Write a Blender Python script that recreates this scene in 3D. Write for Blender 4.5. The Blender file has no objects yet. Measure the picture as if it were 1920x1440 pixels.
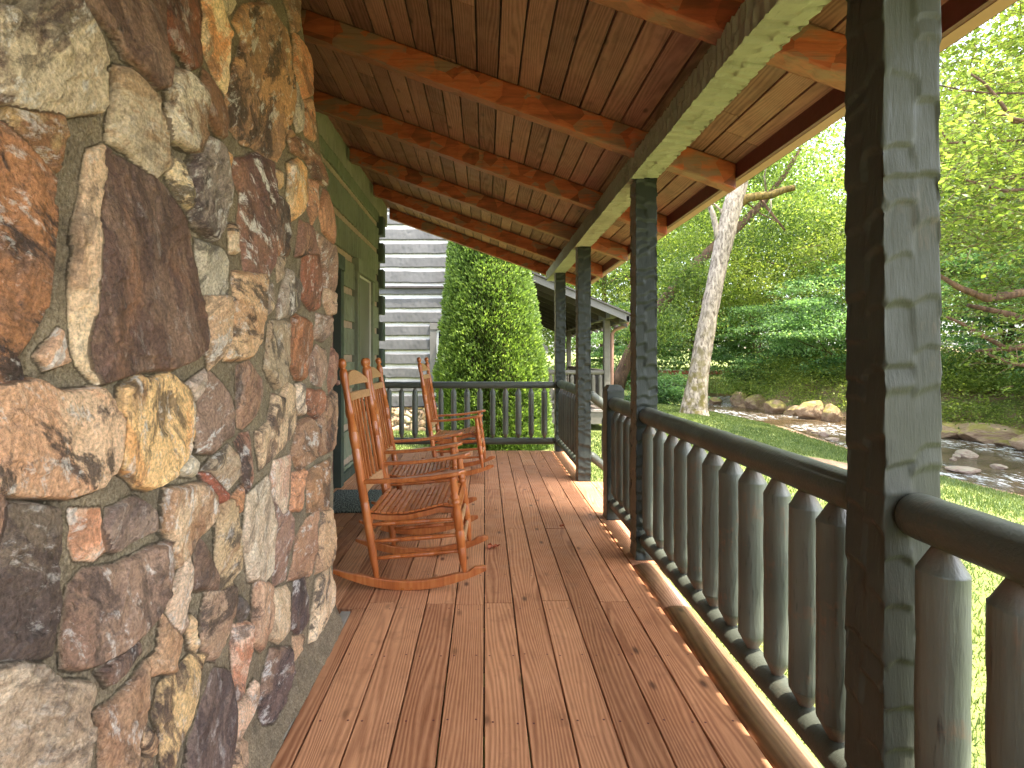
import bpy, math, random
import numpy as np
from mathutils import Vector, Matrix

S = bpy.context.scene
# ---------------------------------------------------------------- camera, sky, sun, exposure
F = 1000.0                      # focal length in pixels of the 1920 px wide photograph
EYE = 1.25
VX, VY = 909.0, 667.0           # vanishing point of the porch
cd = bpy.data.cameras.new("camera")
cam = bpy.data.objects.new("camera", cd)
S.collection.objects.link(cam)
cam.location = (0, 0, EYE)
cam.rotation_euler = (math.radians(90), 0, 0)
cd.sensor_width = 36.0
cd.lens = 36.0 * F / 1920.0
cd.shift_x = (960 - VX) / 1920.0
cd.shift_y = -(720 - VY) / 1920.0
cd.clip_start = 0.02
cd.clip_end = 2000
S.camera = cam
SUN_EL, SUN_AZ = math.radians(69.5), (0.90, -0.42)     # direction towards the sun, ground plane
w = bpy.data.worlds.new("World")
S.world = w
w.use_nodes = True
nt = w.node_tree
nt.nodes.clear()
sky = nt.nodes.new('ShaderNodeTexSky')
sky.sky_type = 'NISHITA'
sky.sun_disc = False
sky.sun_elevation = SUN_EL
sky.sun_rotation = math.atan2(SUN_AZ[0], SUN_AZ[1])
sky.air_density = 1.0
sky.dust_density = 3.0
hs = nt.nodes.new('ShaderNodeHueSaturation')
hs.inputs['Saturation'].default_value = 0.55
bgn = nt.nodes.new('ShaderNodeBackground')
bgn.inputs['Strength'].default_value = 0.15
wo = nt.nodes.new('ShaderNodeOutputWorld')
nt.links.new(sky.outputs[0], hs.inputs['Color'])
nt.links.new(hs.outputs[0], bgn.inputs['Color'])
nt.links.new(bgn.outputs[0], wo.inputs['Surface'])
sl = bpy.data.lights.new("sun", 'SUN')
sl.energy = 2.0
sl.angle = math.radians(0.6)
sl.color = (1.0, 0.92, 0.80)
so = bpy.data.objects.new("sun", sl)
S.collection.objects.link(so)
_h = math.hypot(*SUN_AZ)
sd = Vector((SUN_AZ[0] / _h * math.cos(SUN_EL), SUN_AZ[1] / _h * math.cos(SUN_EL), math.sin(SUN_EL)))
so.rotation_euler = sd.to_track_quat('Z', 'Y').to_euler()
S.view_settings.view_transform = 'Standard'
S.view_settings.look = 'None'
S.view_settings.exposure = 3.2
S.view_settings.gamma = 1.0
S.cycles.max_bounces = 10
S.cycles.diffuse_bounces = 6
S.cycles.transparent_max_bounces = 8

def at(px, py, Y):
    return ((px - VX) * Y / F, Y, EYE + (VY - py) * Y / F)

# ---------------------------------------------------------------- mesh helpers
def link(o, parent=None):
    S.collection.objects.link(o)
    if parent is not None:
        o.parent = parent
    return o

def tag(o, label=None, cat=None, group=None, kind=None):
    if label: o['label'] = label
    if cat: o['category'] = cat
    if group: o['group'] = group
    if kind: o['kind'] = kind
    return o

def thing(name, label, cat, loc=(0, 0, 0), rz=0.0, group=None):
    o = bpy.data.objects.new(name, None)
    o.empty_display_size = 0.1
    o.location = loc
    o.rotation_euler = (0, 0, rz)
    link(o)
    return tag(o, label, cat, group)

def mesh_np(name, V, Q, mat, parent=None, attrs=None, smooth=False, loc=None):
    """V (n,3), Q (m,k) with k = 3 or 4; attrs: name -> float array (n,) or (n,3)"""
    V = np.asarray(V, dtype=np.float32); Q = np.asarray(Q, dtype=np.int32)
    me = bpy.data.meshes.new(name)
    me.vertices.add(len(V)); me.vertices.foreach_set('co', V.ravel())
    k = Q.shape[1]
    me.loops.add(Q.size); me.loops.foreach_set('vertex_index', Q.ravel())
    me.polygons.add(len(Q))
    me.polygons.foreach_set('loop_start', np.arange(0, Q.size, k, dtype=np.int32))
    me.polygons.foreach_set('loop_total', np.full(len(Q), k, dtype=np.int32))
    if smooth:
        me.polygons.foreach_set('use_smooth', np.ones(len(Q), dtype=bool))
    for an, av in (attrs or {}).items():
        av = np.asarray(av, dtype=np.float32)
        if av.ndim == 1:
            a = me.attributes.new(an, 'FLOAT', 'POINT'); a.data.foreach_set('value', av)
        else:
            a = me.attributes.new(an, 'FLOAT_COLOR', 'POINT')
            c = np.ones((len(av), 4), dtype=np.float32); c[:, :3] = av
            a.data.foreach_set('color', c.ravel())
    me.update(calc_edges=True)
    me.validate()
    if mat: me.materials.append(mat)
    o = bpy.data.objects.new(name, me)
    if loc is not None: o.location = loc
    return link(o, parent)

class MB:
    """collects shapes; build() links them as ONE mesh object"""
    def __init__(s):
        s.v = []; s.f = []; s.r = []; s.sm = []
    def add(s, vs, fs, r=0.0, smooth=False):
        b = len(s.v)
        s.v += [tuple(v) for v in vs]
        s.r += [r] * len(vs)
        s.f += [tuple(b + i for i in f) for f in fs]
        s.sm += [smooth] * len(fs)
        return s
    def box(s, x0, x1, y0, y1, z0, z1, r=0.0, M=None):
        vs = [Vector(p) for p in ((x0,y0,z0),(x1,y0,z0),(x1,y1,z0),(x0,y1,z0),(x0,y0,z1),(x1,y0,z1),(x1,y1,z1),(x0,y1,z1))]
        if M is not None: vs = [M @ v for v in vs]
        return s.add(vs, [(3,2,1,0),(4,5,6,7),(0,1,5,4),(1,2,6,5),(2,3,7,6),(3,0,4,7)], r)
    def hexa(s, vs, r=0.0):
        return s.add(vs, [(3,2,1,0),(4,5,6,7),(0,1,5,4),(1,2,6,5),(2,3,7,6),(3,0,4,7)], r)
    def tube(s, pts, rad, n=12, r=0.0, caps=True, flat=1.0, jit=0.0, rng=None):
        pts = [Vector(p) for p in pts]
        rings = []
        up = None
        for i, p in enumerate(pts):
            d = (pts[min(i + 1, len(pts) - 1)] - pts[max(i - 1, 0)])
            if d.length < 1e-9: d = Vector((0, 0, 1))
            d.normalize()
            if up is None:
                ref = Vector((0, 0, 1)) if abs(d.z) < .9 else Vector((1, 0, 0))
                up = (ref - d * ref.dot(d)).normalized()
            else:
                up = (up - d * up.dot(d)).normalized()
            sd_ = d.cross(up)
            q = rad[i] if hasattr(rad, '__len__') else rad
            ring = []
            for k in range(n):
                a = 2 * math.pi * k / n
                qq = q * (1 + (rng.uniform(-jit, jit) if rng else 0))
                ring.append(p + (sd_ * math.cos(a) + up * math.sin(a) * flat) * qq)
            rings.append(ring)
        vs = [v for ring in rings for v in ring]
        fs = []
        for i in range(len(rings) - 1):
            for k in range(n):
                a = i * n + k; b = i * n + (k + 1) % n
                fs.append((a, b, b + n, a + n))
        s.add(vs, fs, r, True)
        if caps:
            s.f.append(tuple(len(s.v) - len(vs) + k for k in reversed(range(n)))); s.sm.append(False)
            s.f.append(tuple(len(s.v) - n + k for k in range(n))); s.sm.append(False)
        return s
    def build(s, name, mat, parent=None, bevel=0.0, loc=None):
        me = bpy.data.meshes.new(name)
        me.from_pydata(s.v, [], s.f)
        me.polygons.foreach_set('use_smooth', s.sm)
        a = me.attributes.new('rnd', 'FLOAT', 'POINT'); a.data.foreach_set('value', s.r)
        me.update()
        me.materials.append(mat)
        o = bpy.data.objects.new(name, me)
        if loc is not None: o.location = loc
        link(o, parent)
        if bevel:
            m = o.modifiers.new('bevel', 'BEVEL'); m.width = bevel; m.segments = 2
            m.limit_method = 'ANGLE'; m.angle_limit = math.radians(40)
        return o

def copy_tree(o, parent=None, label=None):
    c = o.copy(); S.collection.objects.link(c)
    if parent is not None: c.parent = parent
    if label: c['label'] = label
    for ch in list(o.children): copy_tree(ch, c)
    return c

def vnoise(x, y, seed=0, octs=3):
    """value noise -1..1 on arrays"""
    out = np.zeros_like(x, dtype=np.float64); amp = 1.0; tot = 0
    for o_ in range(octs):
        rs = np.random.RandomState(seed + o_ * 17)
        L = rs.rand(256, 256) * 2 - 1
        xi = np.floor(x).astype(int); yi = np.floor(y).astype(int)
        fx = x - xi; fy = y - yi
        fx = fx * fx * (3 - 2 * fx); fy = fy * fy * (3 - 2 * fy)
        a = L[xi & 255, yi & 255]; b = L[(xi + 1) & 255, yi & 255]
        c = L[xi & 255, (yi + 1) & 255]; d = L[(xi + 1) & 255, (yi + 1) & 255]
        out += amp * ((a * (1 - fx) + b * fx) * (1 - fy) + (c * (1 - fx) + d * fx) * fy)
        tot += amp; amp *= .5; x = x * 2.03 + 11.3; y = y * 2.03 + 5.7
    return out / tot

def hewn(name, L, wid, hgt, mat, parent=None, spacing=.09, depth=.004, res=.012, cols=2, seed=0,
         curve=.02, wob=.004, axis='Z', shear=0.0, origin=(0, 0, 0), rnd=0.0):
    """a hand hewn timber, axe marks cut into all four faces. Local l runs along the length."""
    rs = np.random.RandomState(seed)
    m = max(3, int(L / res) + 1)
    nu = max(3, int(wid / res) + 1); nv = max(3, int(hgt / res) + 1)
    l = np.linspace(0, L, m)
    per = []
    for (ax, ay, bx, by, n) in ((-1, -1, 1, -1, nu), (1, -1, 1, 1, nv), (1, 1, -1, 1, nu), (-1, 1, -1, -1, nv)):
        t = np.linspace(0, 1, n, endpoint=False)
        side = len(per) and None
        for tt in t:
            per.append((ax + (bx - ax) * tt, ay + (by - ay) * tt, tt))
    sides = [0] * nu + [1] * nv + [2] * nu + [3] * nv
    nrm = [(0, -1), (1, 0), (0, 1), (-1, 0)]
    tabs = {}
    for s_ in range(4):
        for c in range(cols):
            st = np.cumsum(rs.uniform(.35, 1.65, int(L / spacing * 1.8) + 8) * spacing) - spacing * 2 * rs.rand()-.05
            dp = rs.uniform(.5, 1.25, len(st) + 1) * depth
            tabs[(s_, c)] = (st, dp)
    V = np.zeros((len(per), m, 3))
    for i, (u, v, tt) in enumerate(per):
        s_ = sides[i]
        wx = wid / 2 * (1 + 0) ; hy = hgt / 2
        bc = tt * cols + .35 * vnoise(l / (spacing * 2), l * 0 + s_ * 7.3 + 1, seed + 3, 2)
        c = np.clip(np.floor(bc), 0, cols - 1).astype(int)
        uu = bc - np.floor(bc)
        lv = l + curve * .45 * ((uu - .5) ** 2 * 4 - .5)
        lv = lv + curve * 2.2 * (uu - .5) * vnoise(l / (spacing * 2.2), l * 0 + s_ * 3.3 + 20, seed + 12, 2) + spacing * .10 * vnoise(np.full(m, tt * 3.1 + s_ * 5.0), l / (spacing * 1.3), seed + 9, 2)
        dsp = np.zeros(m)
        for cc in range(cols):
            st, dp = tabs[(s_, cc)]
            k = np.searchsorted(st, lv)
            kk = np.clip(k, 1, len(st) - 1)
            t2 = np.clip((lv - st[kk - 1]) / (st[kk] - st[kk - 1]), 0, 1)
            prof = t2 ** .85 * (1 - np.clip((t2 - .88) / .12, 0, 1) ** 2 * (3 - 2 * np.clip((t2 - .88) / .12, 0, 1)))
            dd = dp[kk] * prof * (0.72 + .28 * np.clip(1 - (2 * uu - 1) ** 6, 0, 1) if cols > 1 else prof * 0 + 1)
            dsp = np.where(c == cc, dd, dsp)
        edge = (tt < 1e-6)
        nx, ny = nrm[s_]
        wbx = wob * vnoise(l / .35, l * 0 + 3.1, seed + 5, 3); wby = wob * vnoise(l / .35, l * 0 + 9.1, seed + 6, 3)
        if edge:
            px_, py_ = nrm[(s_ - 1) % 4]
            ex = (nx + px_) * .7; ey = (ny + py_) * .7
            dsp = dsp * .6 + .003
            X = u * wx - ex * dsp; Yv = v * hy - ey * dsp
        else:
            X = u * wx - nx * dsp; Yv = v * hy - ny * dsp
        V[i, :, 0] = X + wbx; V[i, :, 1] = Yv + wby; V[i, :, 2] = l
    n = len(per)
    Vf = V.reshape(-1, 3)
    i0 = np.arange(n)[:, None]; j0 = np.arange(m - 1)[None, :]
    i1 = (i0 + 1) % n
    Q = np.stack([i0 * m + j0, i1 * m + j0, i1 * m + j0 + 1, i0 * m + j0 + 1], -1).reshape(-1, 4)
    # end caps: fans of quads through a centre vertex
    cb = len(Vf); Vf = np.vstack([Vf, [[0, 0, 0]], [[0, 0, L]]])
    caps = []
    for k in range(0, n - 1, 2):
        k1, k2 = k + 1, (k + 2) % n
        caps.append((cb, k2 * m, k1 * m, k * m)); caps.append((cb + 1, k * m + m - 1, k1 * m + m - 1, k2 * m + m - 1))
    if n % 2:
        caps.append((cb, 0, (n - 1) * m, 0)); caps.pop()
    Q = np.vstack([Q, np.array(caps)])
    X, Yv, Z = Vf[:, 0].copy(), Vf[:, 1].copy(), Vf[:, 2].copy()
    if axis == 'Z': P = np.stack([X, Yv, Z], 1)
    elif axis == 'Y': P = np.stack([X, Z, Yv], 1); Q = Q[:, ::-1]
    else: P = np.stack([Z, X, Yv], 1)
    P[:, 2] += shear * P[:, 0] if axis == 'X' else 0
    P += np.array(origin)
    return mesh_np(name, P, Q, mat, parent, {'rnd': np.full(len(P), rnd)}, smooth=False)

# ---------------------------------------------------------------- node helper
def srgb(r, g, b, k=1.0):
    f = lambda c: (c / 255 / 12.92 if c <= 10 else ((c / 255 + .055) / 1.055) ** 2.4) * k
    return (f(r), f(g), f(b), 1)

class M_:
    def __init__(s, name, rough=.6, spec=.4):
        s.m = bpy.data.materials.new(name); s.m.use_nodes = True
        s.t = s.m.node_tree; s.b = s.t.nodes['Principled BSDF']
        s.b.inputs['Roughness'].default_value = rough
        s.b.inputs['Specular IOR Level'].default_value = spec
    def n(s, typ, **kw):
        n = s.t.nodes.new('ShaderNode' + typ)
        for k, v in kw.items():
            if k.startswith('_'): setattr(n, k[1:], v)
            else:
                sock = n.inputs[int(k[1:])] if (k[0] == 'i' and k[1:].isdigit()) else n.inputs[k.replace('_', ' ')]
                if isinstance(v, bpy.types.NodeSocket): s.t.links.new(v, sock)
                else: sock.default_value = v
        return n
    def coord(s, scale=(1, 1, 1), off=True, rnd=True, src='Object'):
        c = s.n('TexCoord').outputs[src]
        if rnd:
            a = s.n('Attribute', _attribute_name='rnd').outputs['Fac']
            c = s.n('VectorMath', _operation='ADD', i0=c, i1=s.n('VectorMath', _operation='SCALE', i0=(17.3, 31.7, 7.9), Scale=a).outputs[0]).outputs[0]
        return s.n('Mapping', Vector=c, Scale=scale).outputs[0]
    def rnd(s): return s.n('Attribute', _attribute_name='rnd').outputs['Fac']
    def noise(s, vec, scale=5, detail=4, rough=.55, dist=0):
        return s.n('TexNoise', Vector=vec, Scale=scale, Detail=detail, Roughness=rough, Distortion=dist).outputs['Fac']
    def ramp(s, fac, stops, interp='LINEAR'):
        n = s.n('ValToRGB', Fac=fac); cr = n.color_ramp; cr.interpolation = interp
        while len(cr.elements) > len(stops): cr.elements.remove(cr.elements[-1])
        while len(cr.elements) < len(stops): cr.elements.new(.5)
        for e, (p, c) in zip(cr.elements, stops):
            e.position = p; e.color = c if len(c) == 4 else (*c, 1)
        return n.outputs['Color']
    def mix(s, a, b, fac, typ='MIX'):
        n = s.n('Mix', _data_type='RGBA', _blend_type=typ)
        for sock, v in ((n.inputs[0], fac), (n.inputs[6], a), (n.inputs[7], b)):
            if isinstance(v, bpy.types.NodeSocket): s.t.links.new(v, sock)
            else: sock.default_value = v
        return n.outputs[2]
    def math(s, op, a, b=0.0, c=0.0, clamp=False):
        n = s.n('Math', _operation=op, _use_clamp=clamp)
        for i, v in enumerate((a, b, c)):
            if isinstance(v, bpy.types.NodeSocket): s.t.links.new(v, n.inputs[i])
            else: n.inputs[i].default_value = v
        return n.outputs[0]
    def mr(s, v, a, b, c=0.0, d=1.0):
        return s.n('MapRange', Value=v, i1=a, i2=b, i3=c, i4=d).outputs[0]
    def col(s, c):
        if isinstance(c, bpy.types.NodeSocket): s.t.links.new(c, s.b.inputs['Base Color'])
        else: s.b.inputs['Base Color'].default_value = c
        return s
    def rough(s, v): s.t.links.new(v, s.b.inputs['Roughness']); return s
    def bump(s, h, dist=.01, strength=1.0):
        b = s.n('Bump', Height=h, Distance=dist, Strength=strength)
        s.t.links.new(b.outputs[0], s.b.inputs['Normal']); return s
# ---------------------------------------------------------------- materials
def wood_boards(name, dark, light, grain_axis='Y', rough=.5, knot=.9, spec=.4, grain=1.0):
    m = M_(name, rough, spec)
    ax = {'Y': (1, .09, 1), 'X': (.09, 1, 1)}[grain_axis]
    c = m.coord(ax)
    sc = m.coord((1, 1, 1))
    wv = m.n('TexWave', _wave_type='BANDS', _bands_direction='X' if grain_axis == 'Y' else 'Y', Vector=c, Scale=20.0, Distortion=34.0, Detail=1.5, Detail_Scale=.45, Detail_Roughness=.4).outputs['Fac']
    fine = m.noise(m.coord(tuple(160 * v for v in ax)), 1.0, 3)
    big = m.noise(sc, 2.2, 4)
    kv = m.n('TexVoronoi', _voronoi_dimensions='2D', Vector=m.coord((7, 3.2, 1)), Scale=1.0)
    kn = m.mr(kv.outputs['Distance'], .04, .12, 1, 0)
    ksep = m.n('SeparateColor', Color=kv.outputs['Color']); keep = m.mr(ksep.outputs[0], .62, .95, 0, 1)
    kn = m.math('MULTIPLY', kn, keep)
    fac = m.math('ADD', m.math('MULTIPLY', wv, .38 * grain), m.math('ADD', m.math('MULTIPLY', fine, .35), m.math('MULTIPLY', big, .42)))
    fac = m.math('ADD', fac, m.math('MULTIPLY', m.math('SUBTRACT', m.rnd(), .5), .30))
    col = m.ramp(fac, [(.25, dark), (.85, light)])
    col = m.mix(col, (dark[0] * .3, dark[1] * .28, dark[2] * .28, 1), m.math('MULTIPLY', kn, knot))
    # ageing: darker blotches and pale scuffs
    col = m.mix(col, (.62, .42, .28, 1), m.mr(m.noise(sc, 1.1, 4, .6), .48, .72, 0, .28 if rough < .5 else 0))
    bl = m.mr(m.noise(sc, 7, 5, .65), .57, .72)
    col = m.mix(col, (dark[0] * .55, dark[1] * .55, dark[2] * .6, 1), m.math('MULTIPLY', bl, .35))
    m.col(col)
    m.rough(m.mr(m.noise(sc, 9, 4), .3, .7, rough - .1, rough + .15))
    m.bump(m.math('ADD', m.math('MULTIPLY', wv, .5), fine), .0012, .6)
    return m.m

MAT = {}
MAT['deck'] = wood_boards('deck_stain', (.27, .105, .047, 1), (.66, .335, .170, 1), rough=.54, grain=.8)
MAT['nosing'] = wood_boards('deck_edge_stain', (.22, .10, .05, 1), (.46, .25, .13, 1), rough=.45)
MAT['ceiling'] = wood_boards('ceiling_stain', (.125, .052, .042, 1), (.40, .195, .150, 1), rough=.6, grain=.55)

def rafter_mat():
    m = M_('rafter_stain', .55, .35)
    v = m.n('TexVoronoi', Vector=m.coord((7, 12, 8)), Scale=1.0)
    r = m.n('SeparateColor', Color=v.outputs['Color']).outputs[0]
    n1 = m.noise(m.coord((1.2, 6, 6)), 3, 5, .6)
    f = m.math('ADD', m.math('MULTIPLY', r, .45), m.math('MULTIPLY', n1, .75))
    col = m.ramp(f, [(.3, (.13, .034, .016)), (.52, (.30, .066, .028)), (.66, (.42, .10, .042)), (.80, (.22, .115, .08))])
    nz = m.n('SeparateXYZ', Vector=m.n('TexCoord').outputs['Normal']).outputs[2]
    col = m.mix(col, (.26, .14, .095, 1), m.mr(nz, -.7, -.9, 0, .5))  # bounced light and grey sheen painted into the undersides by face normal
    g = m.noise(m.coord((4, 90, 90)), 1, 3)
    col = m.mix(col, (.10, .035, .02, 1), m.mr(g, .5, .8, 0, .5))
    m.col(col); m.bump(m.math('ADD', m.math('MULTIPLY', v.outputs['Distance'], .8), g), .003, .7)
    return m.m
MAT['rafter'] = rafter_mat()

def paint(name, c, worn, rough=.55, wear=.5, sc=6.0, vert=True, spec=.3, bare_left=False):
    m = M_(name, rough, spec)
    co = m.coord((1, 1, 1)); st = m.coord((1, 1, .12) if vert else (1, .12, 1))
    n1 = m.noise(co, sc, 6, .65); n2 = m.noise(st, 130, 4, .6); n3 = m.noise(co, 1.7, 3)
    col = m.mix(c, tuple(x * 1.7 for x in c[:3]) + (1,), m.mr(n3, .3, .75, 0, .7))
    wf = m.math('MULTIPLY', m.mr(n1, .56, .72), m.mr(n2, .42, .62))
    col = m.mix(col, worn, m.math('MULTIPLY', wf, wear))
    col = m.mix(col, (c[0] * .4, c[1] * .4, c[2] * .4, 1), m.mr(n2, .60, .76, 0, .5))
    if bare_left:      # the rail-side face has lost most of its paint
        nx = m.n('SeparateXYZ', Vector=m.n('TexCoord').outputs['Normal']).outputs[0]
        k = m.math('MULTIPLY', m.mr(nx, -.6, -.85), m.mr(n1, .30, .52, .25, .85))
        col = m.mix(col, (.23, .19, .125, 1), k)
    m.col(col)
    m.rough(m.mr(n1, .3, .7, rough - .08, rough + .2))
    m.bump(m.math('ADD', m.math('MULTIPLY', n2, .7), m.math('MULTIPLY', n1, 1.1)), .0026, .8)
    return m.m
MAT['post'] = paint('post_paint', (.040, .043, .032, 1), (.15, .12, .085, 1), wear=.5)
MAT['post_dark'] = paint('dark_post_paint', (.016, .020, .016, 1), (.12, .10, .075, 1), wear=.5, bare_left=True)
MAT['rail'] = paint('rail_paint', (.058, .064, .050, 1), (.17, .13, .09, 1), .38, .55, 5, vert=False)
MAT['baluster'] = paint('baluster_paint', (.042, .049, .043, 1), (.17, .11, .07, 1), .4, .4, 7)
def baluster_mat():
    m = M_('baluster_paint_cut_tips', .36, .5)
    co = m.coord((1, 1, 1)); st = m.coord((1, 1, .10))
    n1 = m.noise(co, 7, 6, .65); n2 = m.noise(st, 70, 4, .6)
    col = m.mix((.080, .092, .074, 1), (.135, .148, .118, 1), m.mr(m.noise(co, 2.5, 3), .35, .7))
    col = m.mix(col, (.015, .017, .015, 1), m.mr(n2, .60, .72, 0, .8))
    wf = m.math('MULTIPLY', m.mr(n1, .57, .66), m.mr(n2, .4, .55)); col = m.mix(col, (.22, .13, .08, 1), m.math('MULTIPLY', wf, .5))
    z = m.n('SeparateXYZ', Vector=m.n('TexCoord').outputs['Object']).outputs[2]
    tip = m.math('MAXIMUM', m.mr(z, .62, .66), m.mr(z, .06, .045))
    col = m.mix(col, (.16, .115, .085, 1), m.math('MULTIPLY', tip, m.mr(n1, .3, .6, .35, .9)))
    m.col(col); m.rough(m.mr(n1, .3, .7, .4, .62)); m.bump(m.math('ADD', n2, m.math('MULTIPLY', n1, .8)), .003, .9)
    return m.m
MAT['baluster'] = baluster_mat()
MAT['beam'] = paint('beam_paint', (.24, .235, .18, 1), (.2, .17, .12, 1), .6, .3, 5, vert=False)
MAT['log'] = paint('log_wall_paint', (.15, .17, .115, 1), (.03, .045, .028, 1), .62, .7, 9)
MAT['plate'] = paint('plate_paint', (.22, .21, .165, 1), (.08, .08, .06, 1), .65, .5, 8)
MAT['trim'] = paint('trim_paint', (.045, .062, .048, 1), (.10, .1, .07, 1), .5, .4, 8)
MAT['greylog'] = paint('grey_log_stain', (.10, .096, .093, 1), (.035, .033, .032, 1), .75, .8, 7, vert=False)
MAT['greywood'] = paint('grey_porch_paint', (.11, .098, .078, 1), (.07, .06, .05, 1), .7, .5, 8)
MAT['greytrim'] = paint('grey_trim', (.12, .112, .10, 1), (.12, .11, .10, 1), .7, .3, 8)
MAT['darkwood'] = paint('dark_soffit_wood', (.05, .04, .036, 1), (.03, .02, .02, 1), .7, .4, 8)

def simple(name, c, rough=.7, var=.25, sc=8.0, bump=.002, spec=.35):
    m = M_(name, rough, spec)
    n = m.noise(m.coord(), sc, 6, .65)
    lo = tuple(x * (1 - var) for x in c[:3]) + (1,); hi = tuple(min(1, x * (1 + var)) for x in c[:3]) + (1,)
    m.col(m.ramp(n, [(.3, lo), (.7, hi)]))
    m.bump(n, bump, .7)
    return m.m
MAT['chink'] = simple('chinking', (.40, .31, .23, 1), .85, .15, 20)
MAT['whitechink'] = simple('white_chinking', (.62, .60, .56, 1), .8, .08, 10)
MAT['fascia'] = simple('maroon_fascia', (.12, .032, .028, 1), .4, .15, 30)
MAT['gutter'] = simple('tan_gutter', (.36, .19, .13, 1), .4, .08, 6, .0005)
MAT['copper'] = simple('terracotta_downspout', (.36, .20, .15, 1), .4, .1, 8, .0005)
MAT['shingle'] = simple('shingle', (.06, .055, .05, 1), .9, .3, 20)
MAT['footing'] = simple('earth_concrete', (.30, .27, .22, 1), .9, .2, 12)
MAT['window_frame'] = simple('window_frame_green', (.62, .63, .56, 1), .4, .1, 10, .0004)
MAT['white_frame'] = simple('white_frame', (.78, .76, .72, 1), .4, .05, 10, .0004)
MAT['dark_leaf'] = simple('dry_leaf', (.36, .09, .035, 1), .6, .5, 60, .002)
MAT['brownpost'] = simple('red_brown_board', (.14, .06, .04, 1), .7, .3, 14)
MAT['floor_grey'] = simple('grey_floor', (.25, .21, .18, 1), .6, .2, 8)

def screen_mat():
    m = M_('window_screen', .35, .5)
    n = m.noise(m.coord((1, 1, .6)), 1.3, 3)
    m.col(m.ramp(n, [(.3, (.13, .125, .105)), (.75, (.20, .19, .16))]))
    return m.m
MAT['screen'] = screen_mat()
def glass_mat():
    m = M_('window_glass', .05, .6); m.col((.02, .022, .025, 1)); return m.m
MAT['glass'] = glass_mat()

def chair_mat():
    m = M_('rocker_varnish', .33, .5)
    co = m.coord((1, 1, 1)); g = m.noise(m.coord((14, 14, 1.2)), 4, 4, .6)
    f = m.math('ADD', m.math('MULTIPLY', g, .6), m.math('MULTIPLY', m.noise(co, 5, 4), .5))
    col = m.ramp(f, [(.3, (.19, .045, .010)), (.55, (.42, .118, .026)), (.8, (.56, .22, .065))])
    sc = m.mr(m.noise(co, 30, 5, .7), .66, .76)
    col = m.mix(col, (.16, .07, .03, 1), m.math('MULTIPLY', sc, .4))
    m.col(col); m.rough(m.mr(m.noise(co, 12, 4), .3, .7, .25, .5)); m.bump(g, .0006, .5)
    m.b.inputs['Coat Weight'].default_value = .25; m.b.inputs['Coat Roughness'].default_value = .2
    return m.m
MAT['chair'] = chair_mat()
def chair_top_mat(name, a, b):
    m = M_(name, .42, .45)
    g = m.noise(m.coord((3, 30, 30)), 3, 4, .6)
    m.col(m.ramp(g, [(.3, a), (.7, b)])); m.bump(g, .0006, .5); return m.m
MAT['chair_worn'] = chair_top_mat('rocker_worn_wood', (.36, .17, .07), (.56, .33, .17))

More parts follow.
